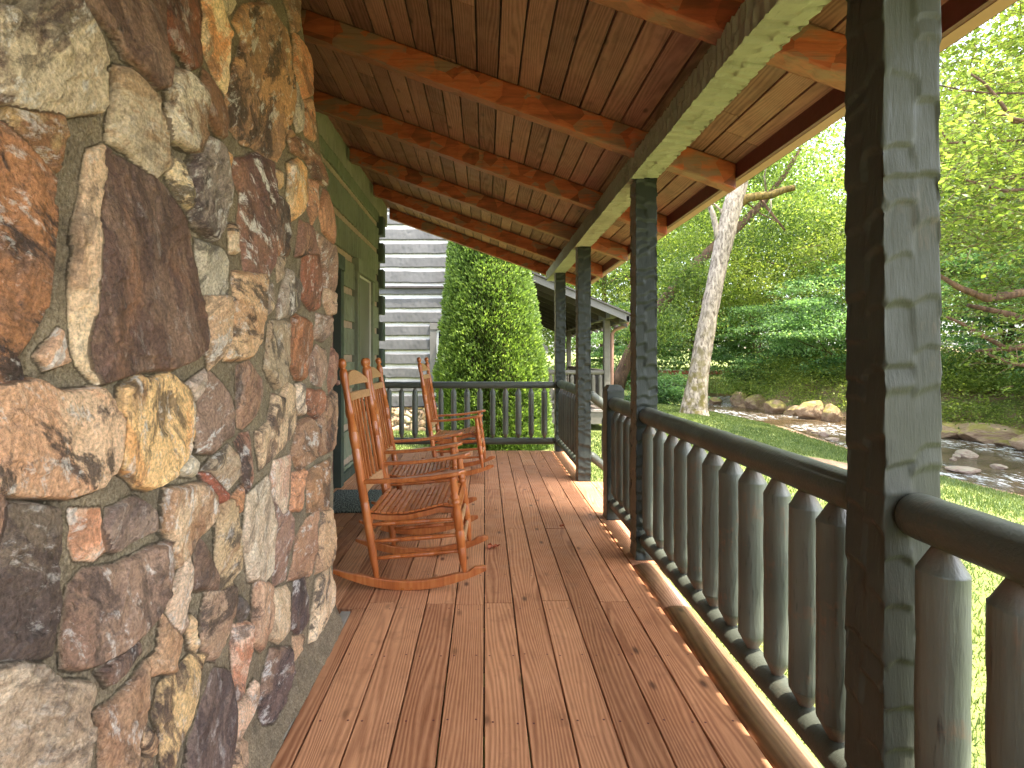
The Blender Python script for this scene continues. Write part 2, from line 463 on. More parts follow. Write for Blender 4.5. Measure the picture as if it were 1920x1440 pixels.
def stone_mat():
    m = M_('fieldstone', .62, .4)
    a = m.n('Attribute', _attribute_name='ca').outputs['Color']; b = m.n('Attribute', _attribute_name='cb').outputs['Color']
    sid = m.n('Attribute', _attribute_name='sid').outputs['Fac']
    isst = m.n('Attribute', _attribute_name='stone').outputs['Fac']
    base = m.n('TexCoord').outputs['Object']
    v = m.n('VectorMath', _operation='ADD', i0=base, i1=m.n('VectorMath', _operation='SCALE', i0=(3.1, 9.7, 5.3), Scale=sid).outputs[0]).outputs[0]
    # grain direction differs per stone: rotate about X by id
    rot = m.n('CombineXYZ', X=m.math('MULTIPLY', sid, 1.7)).outputs[0]
    vr = m.n('VectorRotate', _rotation_type='EULER_XYZ', Vector=v, Rotation=rot).outputs[0]
    st = m.n('Mapping', Vector=vr, Scale=(1, 1, .45)).outputs[0]
    wn = m.n('TexWhiteNoise', _noise_dimensions='1D', W=sid).outputs['Color']
    sw = m.n('SeparateColor', Color=wn); r1, r2, r3 = sw.outputs[0], sw.outputs[1], sw.outputs[2]
    n1 = m.noise(st, m.mr(r1, 0, 1, 3.5, 11), 9, .68, .7); n2 = m.noise(st, 38, 6, .7, .4); n3 = m.noise(v, 130, 4, .7)
    n4 = m.noise(st, 5.5, 4, .6, 1.0)
    col = m.mix(m.mix(a, (1.36, 1.22, .98, 1), 1.0, 'MULTIPLY'), m.mix(b, (1.50, 1.37, 1.14, 1), 1.0, 'MULTIPLY'), m.mr(n1, .47, .53))
    col = m.mix(col, b, m.math('MULTIPLY', m.mr(n2, .56, .66), .55))
    # rust, dark iron and pale mineral blotches
    col = m.mix(col, (.30, .125, .045, 1), m.math('MULTIPLY', m.mr(n4, .56, .66), m.mr(r2, .2, 1, 0, .75)))
    nd = m.noise(m.n('Mapping', Vector=st, Location=(7, 3, 1)).outputs[0], 9, 8, .74, .6)
    col = m.mix(col, (.050, .036, .032, 1), m.math('MULTIPLY', m.mr(nd, .51, .57), m.mr(r3, 0, 1, .35, .95)))
    nw = m.noise(m.n('Mapping', Vector=st, Location=(2, 8, 5)).outputs[0], 24, 6, .75, .3)
    col = m.mix(col, (.70, .66, .60, 1), m.math('MULTIPLY', m.mr(nw, .55, .62), m.mr(r1, 1, .1, 0, .85)))
    col = m.mix(col, m.ramp(n3, [(.3, (.2, .2, .2)), (.7, (1.8, 1.75, 1.7))]), .6, 'MULTIPLY')
    col = m.n('HueSaturation', Color=col, Saturation=.84).outputs[0]
    mort = m.mix(m.ramp(m.noise(base, 160, 6, .8), [(.35, (.10, .078, .052)), (.5, (.24, .195, .135)), (.68, (.40, .34, .25))]), m.ramp(m.noise(base, 9, 5, .7), [(.3, (.6, .58, .55)), (.7, (1.25, 1.2, 1.1))]), 1.0, 'MULTIPLY')
    col = m.mix(mort, col, isst)
    m.col(col)
    h = m.math('ADD', m.math('MULTIPLY', n1, .8), m.math('ADD', m.math('MULTIPLY', n2, .8), m.math('MULTIPLY', n3, .45)))
    m.bump(h, .013, .9)
    m.rough(m.mr(n1, .3, .7, .5, .8))
    return m.m
MAT['stone'] = stone_mat()

def leaf_mat(name, stops, trans=.45, rough=.5):
    m = M_(name, rough, .35)
    col = m.ramp(m.rnd(), stops)
    m.col(col)
    tr = m.n('BsdfTranslucent', Color=m.mix(col, (.9, 1, .35, 1), .8, 'MULTIPLY'))
    tc = m.mix(col, (1.5, 1.6, .75, 1), 1.0, 'MULTIPLY')
    m.t.links.new(tc, tr.inputs['Color'])
    ms = m.n('MixShader', Fac=trans)
    m.t.links.new(m.b.outputs[0], ms.inputs[1]); m.t.links.new(tr.outputs[0], ms.inputs[2])
    m.t.links.new(ms.outputs[0], m.t.nodes['Material Output'].inputs['Surface'])
    return m.m
MAT['leaf_bright'] = leaf_mat('bright_leaves', [(0, (.05, .08, .02)), (.5, (.15, .205, .05)), (1, (.36, .40, .11))], .5)
MAT['leaf_mid'] = leaf_mat('mid_leaves', [(0, (.04, .07, .022)), (.5, (.125, .185, .05)), (1, (.30, .36, .10))], .5)
MAT['leaf_cool'] = leaf_mat('cool_leaves', [(0, (.045, .09, .04)), (.5, (.12, .22, .10)), (1, (.28, .42, .21))], .55)
MAT['thuja'] = leaf_mat('arborvitae_foliage', [(0, (.035, .065, .016)), (.45, (.125, .195, .042)), (1, (.33, .42, .11))], .38)
MAT['grass'] = leaf_mat('grass_blades', [(0, (.040, .070, .016)), (.5, (.095, .14, .034)), (1, (.22, .245, .075))], .22)

def bark(name, a, b, c=None, sc=9.0, spots=True):
    m = M_(name, .85, .25)
    co = m.coord((1, 1, .35))
    n = m.noise(co, sc, 6, .7, .5)
    col = m.ramp(n, [(.35, a), (.6, b)])
    if c is not None:
        z = m.n('SeparateXYZ', Vector=m.n('TexCoord').outputs['Object']).outputs[2]
        k = m.math('MULTIPLY', m.mr(m.noise(m.coord(), 4, 4), .45, .6), m.mr(z, 3.0, .2))
        col = m.mix(col, c, k)
    m.col(col); m.bump(n, .03, .9); return m.m
MAT['bark_pale'] = bark('pale_bark', (.10, .075, .055), (.44, .37, .29), (.15, .12, .04, 1), 14)
MAT['bark_brown'] = bark('brown_bark', (.05, .03, .02), (.17, .10, .06), None, 9)
MAT['bark_moss'] = bark('mossy_bark', (.06, .045, .015), (.22, .15, .04), None, 12)

def ground_mat():
    m = M_('lawn_ground', .95, .2)
    co = m.n('TexCoord').outputs['Object']
    n = m.noise(co, 1.1, 6, .6); f = m.noise(co, 40, 5, .7)
    g = m.ramp(m.math('ADD', m.math('MULTIPLY', n, .6), m.math('MULTIPLY', f, .4)), [(.35, (.12, .15, .04)), (.65, (.25, .28, .08))])
    br = m.ramp(f, [(.3, (.18, .10, .055)), (.7, (.42, .29, .19))])
    sh = m.n('Attribute', _attribute_name='bare').outputs['Fac']
    k = m.mr(m.math('ADD', sh, m.math('MULTIPLY', m.math('SUBTRACT', n, .5), .9)), .42, .55)
    m.col(m.mix(g, br, k)); m.bump(f, .03, .8); return m.m
MAT['ground'] = ground_mat()

def water_mat():
    m = M_('river_water', .08, .6)
    co = m.n('TexCoord').outputs['Object']
    fv = m.n('Mapping', Vector=co, Scale=(1, .38, 1), Rotation=(0, 0, .05)).outputs[0]
    n1 = m.noise(fv, 5, 5, .62, .8); n2 = m.noise(fv, 17, 4, .65, .5)
    mk = m.noise(m.n('Mapping', Vector=co, Scale=(.45, .28, 1)).outputs[0], 1.0, 2, .5)
    foam = m.math('MULTIPLY', m.mr(m.math('ADD', m.math('MULTIPLY', n1, .5), m.math('MULTIPLY', n2, .5)), .50, .60), m.mr(mk, .44, .56))
    base = m.ramp(m.noise(co, 1.6, 4), [(.3, (.045, .028, .013)), (.7, (.13, .085, .045))])
    m.col(m.mix(base, (.72, .74, .76, 1), foam))
    m.rough(m.mr(foam, 0, 1, .09, .6))
    m.bump(m.math('ADD', n1, m.math('MULTIPLY', n2, .5)), .10, .8); return m.m
MAT['water'] = water_mat()
def boulder_mat(name, a, b, moss):
    m = M_(name, .85, .3); co = m.coord()
    n = m.noise(co, 2.2, 7, .65, .4); f = m.noise(co, 14, 5, .7)
    up = m.n('SeparateXYZ', Vector=m.n('NewGeometry').outputs['Normal']).outputs[2]
    col = m.ramp(m.math('ADD', m.math('MULTIPLY', n, .7), m.math('MULTIPLY', f, .3)), [(.35, a), (.65, b)])
    k = m.math('MULTIPLY', m.mr(up, .05, .6), m.mr(m.noise(co, 1.6, 4), .38, .50))
    col = m.mix(col, moss, m.math('MULTIPLY', k, .8))
    m.col(col); m.bump(m.math('ADD', n, m.math('MULTIPLY', f, .4)), .08, .9); return m.m
MAT['boulder'] = boulder_mat('river_boulder', (.20, .12, .07), (.46, .33, .22), (.27, .24, .05, 1))
MAT['pebble'] = boulder_mat('river_cobble', (.28, .18, .13), (.55, .42, .34), (.4, .35, .25, 1))
MAT['lot'] = simple('pale_gravel_lot', (.55, .50, .47, 1), .9, .15, 3)
MAT['redcap'] = simple('red_coping', (.40, .10, .07, 1), .7, .2, 4)
MAT['paleblock'] = simple('pale_wall', (.66, .64, .64, 1), .8, .12, 3)

def mat_mat():
    m = M_('rubber_mat', .6, .4)
    co = m.n('TexCoord').outputs['Object']
    wv = m.n('TexWave', _wave_type='BANDS', _bands_direction='X', Vector=co, Scale=12.0, Distortion=14.0, Detail=1.0, Detail_Scale=1.3).outputs['Fac']
    m.col(m.ramp(wv, [(.35, (.030, .045, .042)), (.6, (.14, .18, .165))])); m.bump(wv, .006, 1.0); return m.m
MAT['mat'] = mat_mat()
# ---------------------------------------------------------------- the fieldstone chimney
# each stone: crop row offset, outline (photo px * 3), two stone colours (sRGB)
ST = [
(0,"0,40 60,30 150,90 190,0 430,0 500,110 560,210 595,330 600,470 612,600 590,645 380,650 240,610 0,560",(92,72,62),(172,160,138)),
(0,"60,598 200,625 375,648 412,760 408,900 378,968 290,905 130,760 70,690",(120,80,45),(150,125,80)),
(0,"-30,640 50,690 140,775 270,890 330,960 362,1010 345,1200 325,1440 310,1590 290,1760 230,1900 150,2020 170,2120 130,2160 -30,2155",(152,100,48),(112,80,58)),
(0,"515,-60 950,-60 945,200 945,490 890,500 830,420 740,330 690,230 600,130 540,50",(88,66,58),(118,92,78)),
(0,"955,-60 1150,-60 1165,170 1170,370 1090,385 1040,300 960,250",(120,66,36),(100,66,50)),
(0,"1160,-60 1225,-50 1270,80 1300,180 1310,400 1305,540 1260,470 1200,330 1165,200",(192,128,58),(200,175,135)),
(0,"690,380 760,390 850,470 930,560 970,700 1000,860 985,950 900,1000 840,950 740,850 650,800 670,650 690,500",(172,162,146),(148,122,92)),
(0,"980,400 1050,380 1110,440 1160,500 1180,620 1175,760 1120,860 1060,830 990,790 960,680 975,560",(122,90,62),(180,172,160)),
(0,"1190,390 1240,480 1290,580 1310,700 1290,780 1230,740 1185,640 1165,480",(128,92,64),(110,76,54)),
(0,"1240,-60 1360,-60 1340,40 1310,90 1270,60",(192,180,160),(150,130,110)),
(0,"1390,30 1500,10 1560,110 1600,150 1640,300 1670,450 1670,660 1620,820 1590,905 1480,850 1390,800 1330,720 1300,590 1340,420 1390,230 1340,130",(142,108,84),(168,124,80)),
(0,"1600,-60 1720,-60 1705,60 1700,180 1660,180 1640,60",(165,125,88),(140,100,72)),
(0,"1665,180 1720,250 1770,350 1775,540 1720,560 1680,430",(192,120,62),(175,130,90)),
(0,"1730,565 1780,560 1800,720 1790,800 1740,770 1715,700",(172,112,72),(180,140,110)),
(0,"1665,440 1720,600 1715,740 1690,740 1660,600",(180,172,172),(150,140,140)),
(0,"1180,760 1260,790 1290,850 1300,960 1320,1100 1310,1220 1270,1310 1225,1365 1130,1290 1100,1240 1085,1100 1090,930 1130,840",(138,128,128),(66,54,58)),
(0,"1005,880 1050,910 1085,1070 1085,1180 1040,1130 990,1030 970,950",(204,194,174),(190,170,130)),
(0,"1265,820 1330,870 1300,1000 1280,900",(195,142,64),(170,120,60)),
(0,"640,830 675,850 690,880 850,960 960,1050 1020,1160 1080,1280 1120,1440 1142,1560 1170,1730 1190,1890 1180,1980 1090,2040 1000,2080 860,2090 680,2130 600,2155 565,2100 545,1980 560,1850 590,1750 570,1600 575,1450 590,1200 640,1100",(86,64,60),(112,88,74)),
(0,"560,860 635,825 640,1000 590,1150 585,1440 570,1600 582,1750 556,1850 540,1980 560,2100 590,2158 540,2110 490,2040 470,1920 455,1740 450,1570 480,1440 475,1280 510,1100 530,950",(186,158,130),(200,180,150)),
(0,"1130,1345 1290,1412 1310,1450 1310,1540 1295,1675 1150,1670 1130,1540",(176,172,162),(150,145,135)),
(0,"1320,1260 1360,1265 1360,1430 1322,1430",(186,170,150),(160,130,100)),
(0,"1350,900 1480,870 1550,900 1560,1050 1560,1250 1570,1440 1560,1500 1530,1570 1400,1520 1385,1380 1370,1250 1380,1100 1340,980",(124,88,74),(96,68,66)),
(0,"1560,1120 1600,1100 1640,1150 1645,1440 1590,1445 1570,1300",(88,74,72),(150,100,60)),
(0,"1640,920 1700,890 1750,950 1750,1130 1720,1200 1665,1245 1640,1100",(200,150,80),(205,180,140)),
(0,"1570,950 1610,960 1610,1060 1560,1060",(190,165,130),(170,140,100)),
(0,"1640,780 1700,770 1790,870 1840,960 1845,1050 1780,1000 1740,900 1660,850",(142,106,82),(120,80,64)),
(0,"1760,1010 1800,1020 1810,1200 1770,1270 1750,1180",(182,132,92),(160,110,80)),
(0,"1840,1060 1880,1150 1905,1280 1900,1380 1830,1300 1810,1180",(165,116,78),(140,96,66)),
(0,"1710,1240 1780,1270 1800,1440 1690,1440",(118,84,74),(140,104,84)),
(0,"1800,1300 1900,1390 1915,1440 1910,1600 1880,1660 1840,1640 1830,1480",(150,124,108),(125,95,78)),
(0,"1620,700 1690,765 1640,775 1610,740",(160,120,84),(140,104,74)),
(0,"1580,1450 1625,1440 1622,1560 1592,1590",(134,120,110),(160,140,120)),
(480,"1640,70 1700,160 1700,290 1650,340 1590,350 1580,300 1610,180",(152,144,138),(110,92,84)),
(480,"1728,-10 1820,-10 1835,180 1820,290 1770,310 1720,240 1720,100",(132,76,46),(112,74,56)),
(480,"1160,200 1300,210 1330,280 1325,470 1290,560 1215,640 1195,560 1190,400",(160,124,92),(178,150,120)),
(480,"1335,85 1500,90 1520,110 1500,350 1490,480 1440,570 1350,590 1295,585 1335,470 1340,200",(166,128,90),(180,150,114)),
(480,"1530,150 1560,150 1560,290 1530,330 1520,250",(188,166,138),(120,110,104)),
(480,"1540,360 1640,370 1650,450 1640,560 1610,720 1570,755 1520,640 1535,500",(152,138,118),(140,120,98)),
(480,"1665,350 1690,325 1770,370 1770,480 1740,640 1720,700 1680,690 1645,600 1655,450",(168,102,44),(130,84,46)),
(480,"1800,320 1870,340 1880,430 1830,480 1790,470",(152,130,116),(130,106,92)),
(480,"1840,160 1890,200 1885,330 1862,330 1835,260",(176,156,134),(150,120,98)),
(480,"1801,500 1850,530 1860,620 1830,740 1770,710 1755,600",(152,126,112),(124,96,84)),
(480,"1880,510 1905,560 1910,700 1870,770 1860,690",(120,80,60),(140,104,84)),
(480,"1370,620 1440,590 1490,680 1500,790 1450,920 1400,970 1370,960 1365,780",(116,86,72),(140,108,86)),
(480,"1200,665 1222,645 1290,720 1340,800 1360,900 1350,1010 1280,1060 1230,1110 1140,1095 1130,980 1150,850",(150,134,122),(128,104,92)),
(480,"1195,640 1190,760 1130,820 1090,730 1150,680",(178,164,158),(160,140,130)),
(480,"-30,740 110,690 230,690 350,760 580,740 640,800 690,920 685,1100 670,1200 600,1300 420,1360 180,1360 -30,1345",(176,134,100),(190,160,130)),
(480,"720,740 820,670 880,700 990,660 1080,730 1130,830 1120,1000 1060,1150 980,1250 870,1320 790,1300 690,1200 700,1000 690,880",(194,142,66),(204,168,104)),
(480,"1110,1120 1145,1160 1130,1240 1030,1210",(186,180,166),(160,150,138)),
(480,"1170,1200 1230,1140 1320,1070 1370,1120 1390,1230 1310,1330 1290,1280 1200,1210",(166,150,130),(142,120,100)),
(480,"1160,1220 1200,1218 1280,1288 1305,1340 1300,1390 1240,1390",(142,70,36),(110,62,40)),
(480,"1380,1000 1430,990 1440,1110 1450,1250 1420,1340 1392,1230 1388,1120 1355,1050",(152,126,112),(130,86,66)),
(480,"1560,780 1600,790 1630,700 1680,740 1680,870 1650,1020 1600,1100 1500,1200 1480,1110 1460,990 1530,950",(108,86,72),(176,152,122)),
(480,"1690,720 1725,715 1720,900 1680,890",(206,192,180),(180,165,150)),
(480,"1740,750 1830,760 1835,860 1790,930 1735,860",(146,92,56),(120,76,52)),
(480,"1690,940 1740,905 1785,960 1780,1140 1700,1210 1660,1120 1680,1020",(146,112,82),(128,98,74)),
(480,"1800,960 1850,790 1900,760 1910,1000 1900,1090 1830,1120 1790,1060",(112,80,60),(140,110,84)),
(480,"1570,1160 1662,1120 1665,1230 1640,1400 1590,1520 1545,1270 1555,1230",(192,174,156),(168,130,108)),
(480,"1430,1350 1540,1240 1580,1500 1560,1640 1545,1790 1500,1835 1430,1830 1420,1750 1400,1590",(190,180,166),(168,150,130)),
(480,"1672,1220 1740,1200 1720,1440 1655,1440",(186,128,80),(160,110,76)),
(480,"1750,1210 1880,1140 1885,1260 1870,1440 1750,1440",(100,76,56),(150,110,70)),
(480,"1330,1370 1400,1290 1395,1440 1300,1440",(176,122,72),(150,100,64)),
(480,"970,1310 1170,1275 1230,1340 1240,1440 1228,1500 1130,1610 1110,1680 1030,1750 1000,1680 985,1600 950,1550 955,1420",(152,116,82),(184,160,130)),
(480,"650,1420 800,1360 860,1400 880,1440 892,1550 790,1600 700,1670 645,1660 625,1540",(102,86,84),(124,106,96)),
(480,"445,1430 610,1425 620,1580 640,1665 580,1710 480,1700 460,1590",(194,128,80),(208,176,150)),
(480,"-30,1392 150,1400 340,1425 355,1480 372,1660 350,1780 362,1940 340,2120 330,2250 200,2275 -30,2265",(106,94,84),(74,62,60)),
(960,"520,330 700,310 860,220 980,170 985,330 970,450 900,590 830,680 690,800 580,860 480,890 410,870 405,700 430,560 460,400",(142,116,100),(112,90,80)),
(960,"800,715 790,800 720,900 655,975 600,893 700,818",(84,66,60),(110,86,74)),
(960,"1110,200 1118,330 1105,500 1080,650 1062,700 1010,640 985,560 975,430 1060,320",(166,134,112),(186,164,144)),
(960,"960,580 1010,660 1062,715 1050,800 1020,905 940,910 880,930 890,830 940,780",(178,142,104),(160,124,90)),
(960,"-30,910 130,850 260,860 340,920 390,960 540,960 550,1010 510,1130 545,1240 530,1480 -30,1480",(152,134,116),(178,164,148)),
(960,"870,840 865,1000 860,1180 820,1300 800,1480 620,1480 610,1300 590,1130 680,1070 780,960",(160,128,98),(140,110,88)),
(960,"1150,140 1200,220 1250,350 1250,450 1200,445 1120,435 1130,330",(96,76,66),(130,104,86)),
(960,"1280,-80 1370,-60 1380,100 1400,240 1390,330 1330,410 1260,450 1250,250 1265,50",(178,156,120),(160,138,106)),
(960,"1190,460 1350,400 1360,500 1330,660 1250,830 1200,820 1160,720 1170,570",(142,116,98),(160,136,112)),
(960,"1085,590 1120,590 1140,720 1150,780 1110,760 1080,650",(196,176,140),(180,150,110)),
(960,"1115,800 1190,790 1190,850 1170,950 1160,1060 1110,1200 1050,1330 1020,1480 960,1480 950,1300 910,1130 940,980 1000,930",(82,66,60),(190,160,104)),
(960,"1240,880 1320,900 1340,1000 1330,1180 1320,1300 1280,1480 1080,1480 1100,1300 1140,1180 1190,1030",(72,60,62),(100,84,80)),
(960,"870,1210 910,1280 920,1340 890,1380 820,1310",(184,156,120),(160,116,76)),
(960,"780,1390 870,1380 890,1480 770,1480",(160,136,110),(140,110,86)),
(960,"1350,640 1420,620 1450,800 1420,930 1390,1040 1340,1070 1345,900 1330,740",(172,110,70),(190,160,140)),
(960,"1370,480 1400,490 1410,540 1390,620 1350,560",(92,84,80),(80,72,70)),
(960,"1460,380 1550,400 1545,600 1500,790 1440,740 1450,550",(150,112,86),(170,138,110)),
(960,"1562,-60 1650,0 1660,130 1640,370 1570,420 1555,250",(142,112,98),(120,92,80)),
(960,"1690,150 1750,40 1815,-20 1810,200 1770,355 1645,385 1680,270",(160,122,92),(140,104,78)),
(960,"1832,0 1880,-20 1885,200 1870,300 1790,350 1812,190",(182,150,112),(160,130,96)),
(960,"1560,450 1640,410 1660,460 1650,680 1600,740 1545,720",(196,178,152),(174,150,120)),
(960,"1680,380 1740,355 1755,450 1750,600 1700,690 1665,660",(96,76,72),(76,64,66)),
(960,"1800,380 1870,305 1895,420 1885,530 1800,680 1755,740 1770,600",(184,160,128),(200,180,150)),
(960,"1550,770 1660,760 1670,900 1600,1080 1540,1180 1500,1190 1480,1060",(124,100,86),(90,74,74)),
(960,"1340,1090 1400,1050 1465,950 1480,1040 1440,1160 1380,1290 1330,1300",(202,172,148),(180,150,126)),
(960,"1330,1310 1400,1280 1370,1480 1310,1480",(170,140,112),(150,124,100)),
(480,"390,410 410,520 425,590 300,625 260,560",(184,154,126),(170,134,106)),
(960,"1670,700 1730,690 1700,790 1670,850",(176,144,110),(160,128,98)),
]
WX = -0.685
def wall_x(z):
    return -0.705 - max(0.0, z - 1.88) * .158 if z < 3.4 else -.945

def px2wall(px, py):
    z = 1.2
    for _ in range(12):
        x = wall_x(z) + .022
        Y = x * F / (px - VX)
        z = EYE + (VY - py) * Y / F
    return Y, z

def build_chimney():
    Ymax = 2.545
    pxs = np.arange(-66, 640, 1.9)
    ycol = 0.683 * F / (VX - pxs)
    ycol = ycol[ycol < 1.35]
    ycol = np.concatenate([ycol, np.arange(ycol[-1] + .003, Ymax - .003, .0031)])
    ycol = np.concatenate([np.arange(-1.2, ycol[0] - .004, .02), ycol, [Ymax]])
    rows = np.concatenate([np.arange(-.02, 3.3, .0033), [3.34]])
    Yg, Zg = np.meshgrid(ycol, rows)
    shp = Yg.shape
    yw = Yg + .006 * vnoise(Yg / .085, Zg / .085, 5, 3)
    zw = Zg + .006 * vnoise(Yg / .085 + 40, Zg / .085, 15, 3)
    best = np.full(shp, -1.0); sid = np.zeros(shp); ca = np.zeros(shp + (3,)); cb = np.zeros(shp + (3,))
    hgt = np.zeros(shp)
    polys = []
    for off, s, c1, c2 in ST:
        pts = []
        for p in s.split():
            a, b = p.split(','); pts.append(px2wall(float(a) / 3, float(b) / 3 + off))
        polys.append((pts, c1, c2))
    rg = random.Random(11)
    # stones of the stretch behind the camera and above the picture
    pal = [(92,72,62),(150,100,50),(172,160,138),(142,108,84),(192,130,60),(120,84,66),(150,134,122),(178,142,104)]
    for (y0, y1, z0, z1) in ((-1.2, 2.5, 0, 3.3),):
        y = y0
        z = z0
        while z < z1:
            hh = rg.uniform(.13, .24); y = y0 + rg.uniform(-.1, 0)
            while y < y1 - .03:
                ww = min(rg.uniform(.1, .26), y1 - y)
                ym = max(.05, y + ww / 2); qx = VX - 683.0 / ym; qy = VY - (z + hh / 2 - EYE) * F / ym
                if y + ww / 2 > .60 and qx > -110 and -80 < qy < 1530:
                    y += ww; continue
                n = 8; cy, cz = y + ww / 2, z + hh / 2
                ptsp = []
                for k in range(n):
                    a = 2 * math.pi * (k + rg.uniform(-.25, .25)) / n
                    e = 1 / max(abs(math.cos(a)), abs(math.sin(a))) ** .6
                    ptsp.append((cy + math.cos(a) * (ww / 2 - .012) * e * rg.uniform(.85, 1), cz + math.sin(a) * (hh / 2 - .012) * e * rg.uniform(.8, 1)))
                polys.append((ptsp, rg.choice(pal), rg.choice(pal)))
                y += ww
            z += hh
    rs = np.random.RandomState(4)
    fl = vnoise(Yg / .16, Zg / .16, 31, 5)
    fl2 = vnoise(Yg / .045, Zg / .07, 61, 4)
    for i, (pts, c1, c2) in enumerate(polys):
        P = np.array(pts)
        mg = .03
        m = (yw > P[:, 0].min() - mg) & (yw < P[:, 0].max() + mg) & (zw > P[:, 1].min() - mg) & (zw < P[:, 1].max() + mg)
        idx = np.nonzero(m)
        if len(idx[0]) == 0: continue
        x = yw[idx]; y = zw[idx]
        d2 = np.full(x.shape, 1e9); ins = np.zeros(x.shape, bool)
        n = len(P)
        for k in range(n):
            ax, ay = P[k]; bx, by = P[(k + 1) % n]
            dx, dy = bx - ax, by - ay
            t = np.clip(((x - ax) * dx + (y - ay) * dy) / (dx * dx + dy * dy + 1e-12), 0, 1)
            d2 = np.minimum(d2, (x - ax - t * dx) ** 2 + (y - ay - t * dy) ** 2)
            c = ((ay > y) != (by > y))
            with np.errstate(divide='ignore', invalid='ignore'):
                c &= x < (bx - ax) * (y - ay) / (by - ay if by != ay else 1e-9) + ax
            ins ^= c
        d = np.sqrt(d2) * np.where(ins, 1, -1) + .002
        up = d > np.maximum(best[idx], -.004)
        ii = (idx[0][up], idx[1][up]); dd = d[up]
        cy, cz = P.mean(0); size = max(np.ptp(P[:, 0]), np.ptp(P[:, 1]))
        prot = rs.uniform(.010, .024) * min(1, .55 + size / .3)
        ty, tz = rs.uniform(-.05, .05), rs.uniform(-.05, .05)
        wdt = np.interp(yw[ii], [.8, 1.5], [.0055, .013])
        e = np.clip((dd + .004) / wdt, 0, 1); e = e * e * (3 - 2 * e)
        face = prot + (yw[ii] - cy) * ty + (zw[ii] - cz) * tz + .016 * np.round(fl[ii] * 3 + rs.rand()) / 3 * 1.1 + .0055 * fl2[ii]
        face += .004 * np.clip(dd / .03, 0, 1) ** .5 - .002
        hgt[ii] = e * face
        best[ii] = dd; sid[ii] = i + 1
        ca[ii] = srgb(*c1)[:3]; cb[ii] = srgb(*c2)[:3]
    for _ in range(3):
        h2 = hgt.copy(); h2[1:-1, 1:-1] = (hgt[1:-1, 1:-1] * 2 + hgt[:-2, 1:-1] + hgt[2:, 1:-1] + hgt[1:-1, :-2] + hgt[1:-1, 2:]) / 6; kb = np.clip((Yg - .9) / .5, 0.15, 1); hgt = h2 * kb + hgt * (1 - kb)
    stone = np.clip((best + .0035) / .0035, 0, 1)
    mort = .0045 * vnoise(Yg / .02, Zg / .02, 77, 3) + .008 * vnoise(Yg / .2, Zg / .2, 78, 2)
    base = np.vectorize(wall_x)(Zg)
    foot = np.clip((.13 - Zg) / .13, 0, 1) ** 1.3 * .052 * np.where(stone > .5, .3, 1)
    X = base + np.where(stone > 0, np.maximum(hgt, mort), mort) + foot
    X -= np.clip(Yg - 2.44, 0, 1) ** 2 * 3.0
    V = np.stack([X, Yg, Zg], -1)
    ny, nx = shp
    # returned side face round the corner
    R = np.linspace(.03, .80, 26)
    E = np.repeat(V[:, -1:, :], len(R), axis=1)
    E[:, :, 0] -= R[None, :]
    E[:, :, 1] += .012 * vnoise(E[:, :, 0] / .1, E[:, :, 2] / .1, 91, 3) + .012 * np.minimum(1, R / .1)[None, :]
    V = np.concatenate([V, E], 1)
    def ext(a): return np.concatenate([a, np.repeat(a[:, -1:], len(R), axis=1)], 1)
    ca = ext(ca); cb = ext(cb); sid = ext(sid); stone = ext(stone)
    W = V.shape[1]
    i0, j0 = np.meshgrid(np.arange(ny - 1), np.arange(W - 1), indexing='ij')
    a = i0 * W + j0
    Q = np.stack([a, a + 1, a + W + 1, a + W], -1).reshape(-1, 4)
    root = thing('stone_chimney', 'broad chimney wall of large irregular brown and golden fieldstones beside the porch boards', 'chimney', (0, 0, 0))
    mesh_np('stone_face', V.reshape(-1, 3), Q, MAT['stone'], root,
            {'ca': ca.reshape(-1, 3), 'cb': cb.reshape(-1, 3), 'sid': sid.ravel() * .377, 'stone': stone.ravel()}, smooth=True)
    mb = MB(); mb.box(-1.40, -.98, -1.2, 2.50, -.5, 3.40)
    mb.build('masonry_core', MAT['footing'], root)
build_chimney()
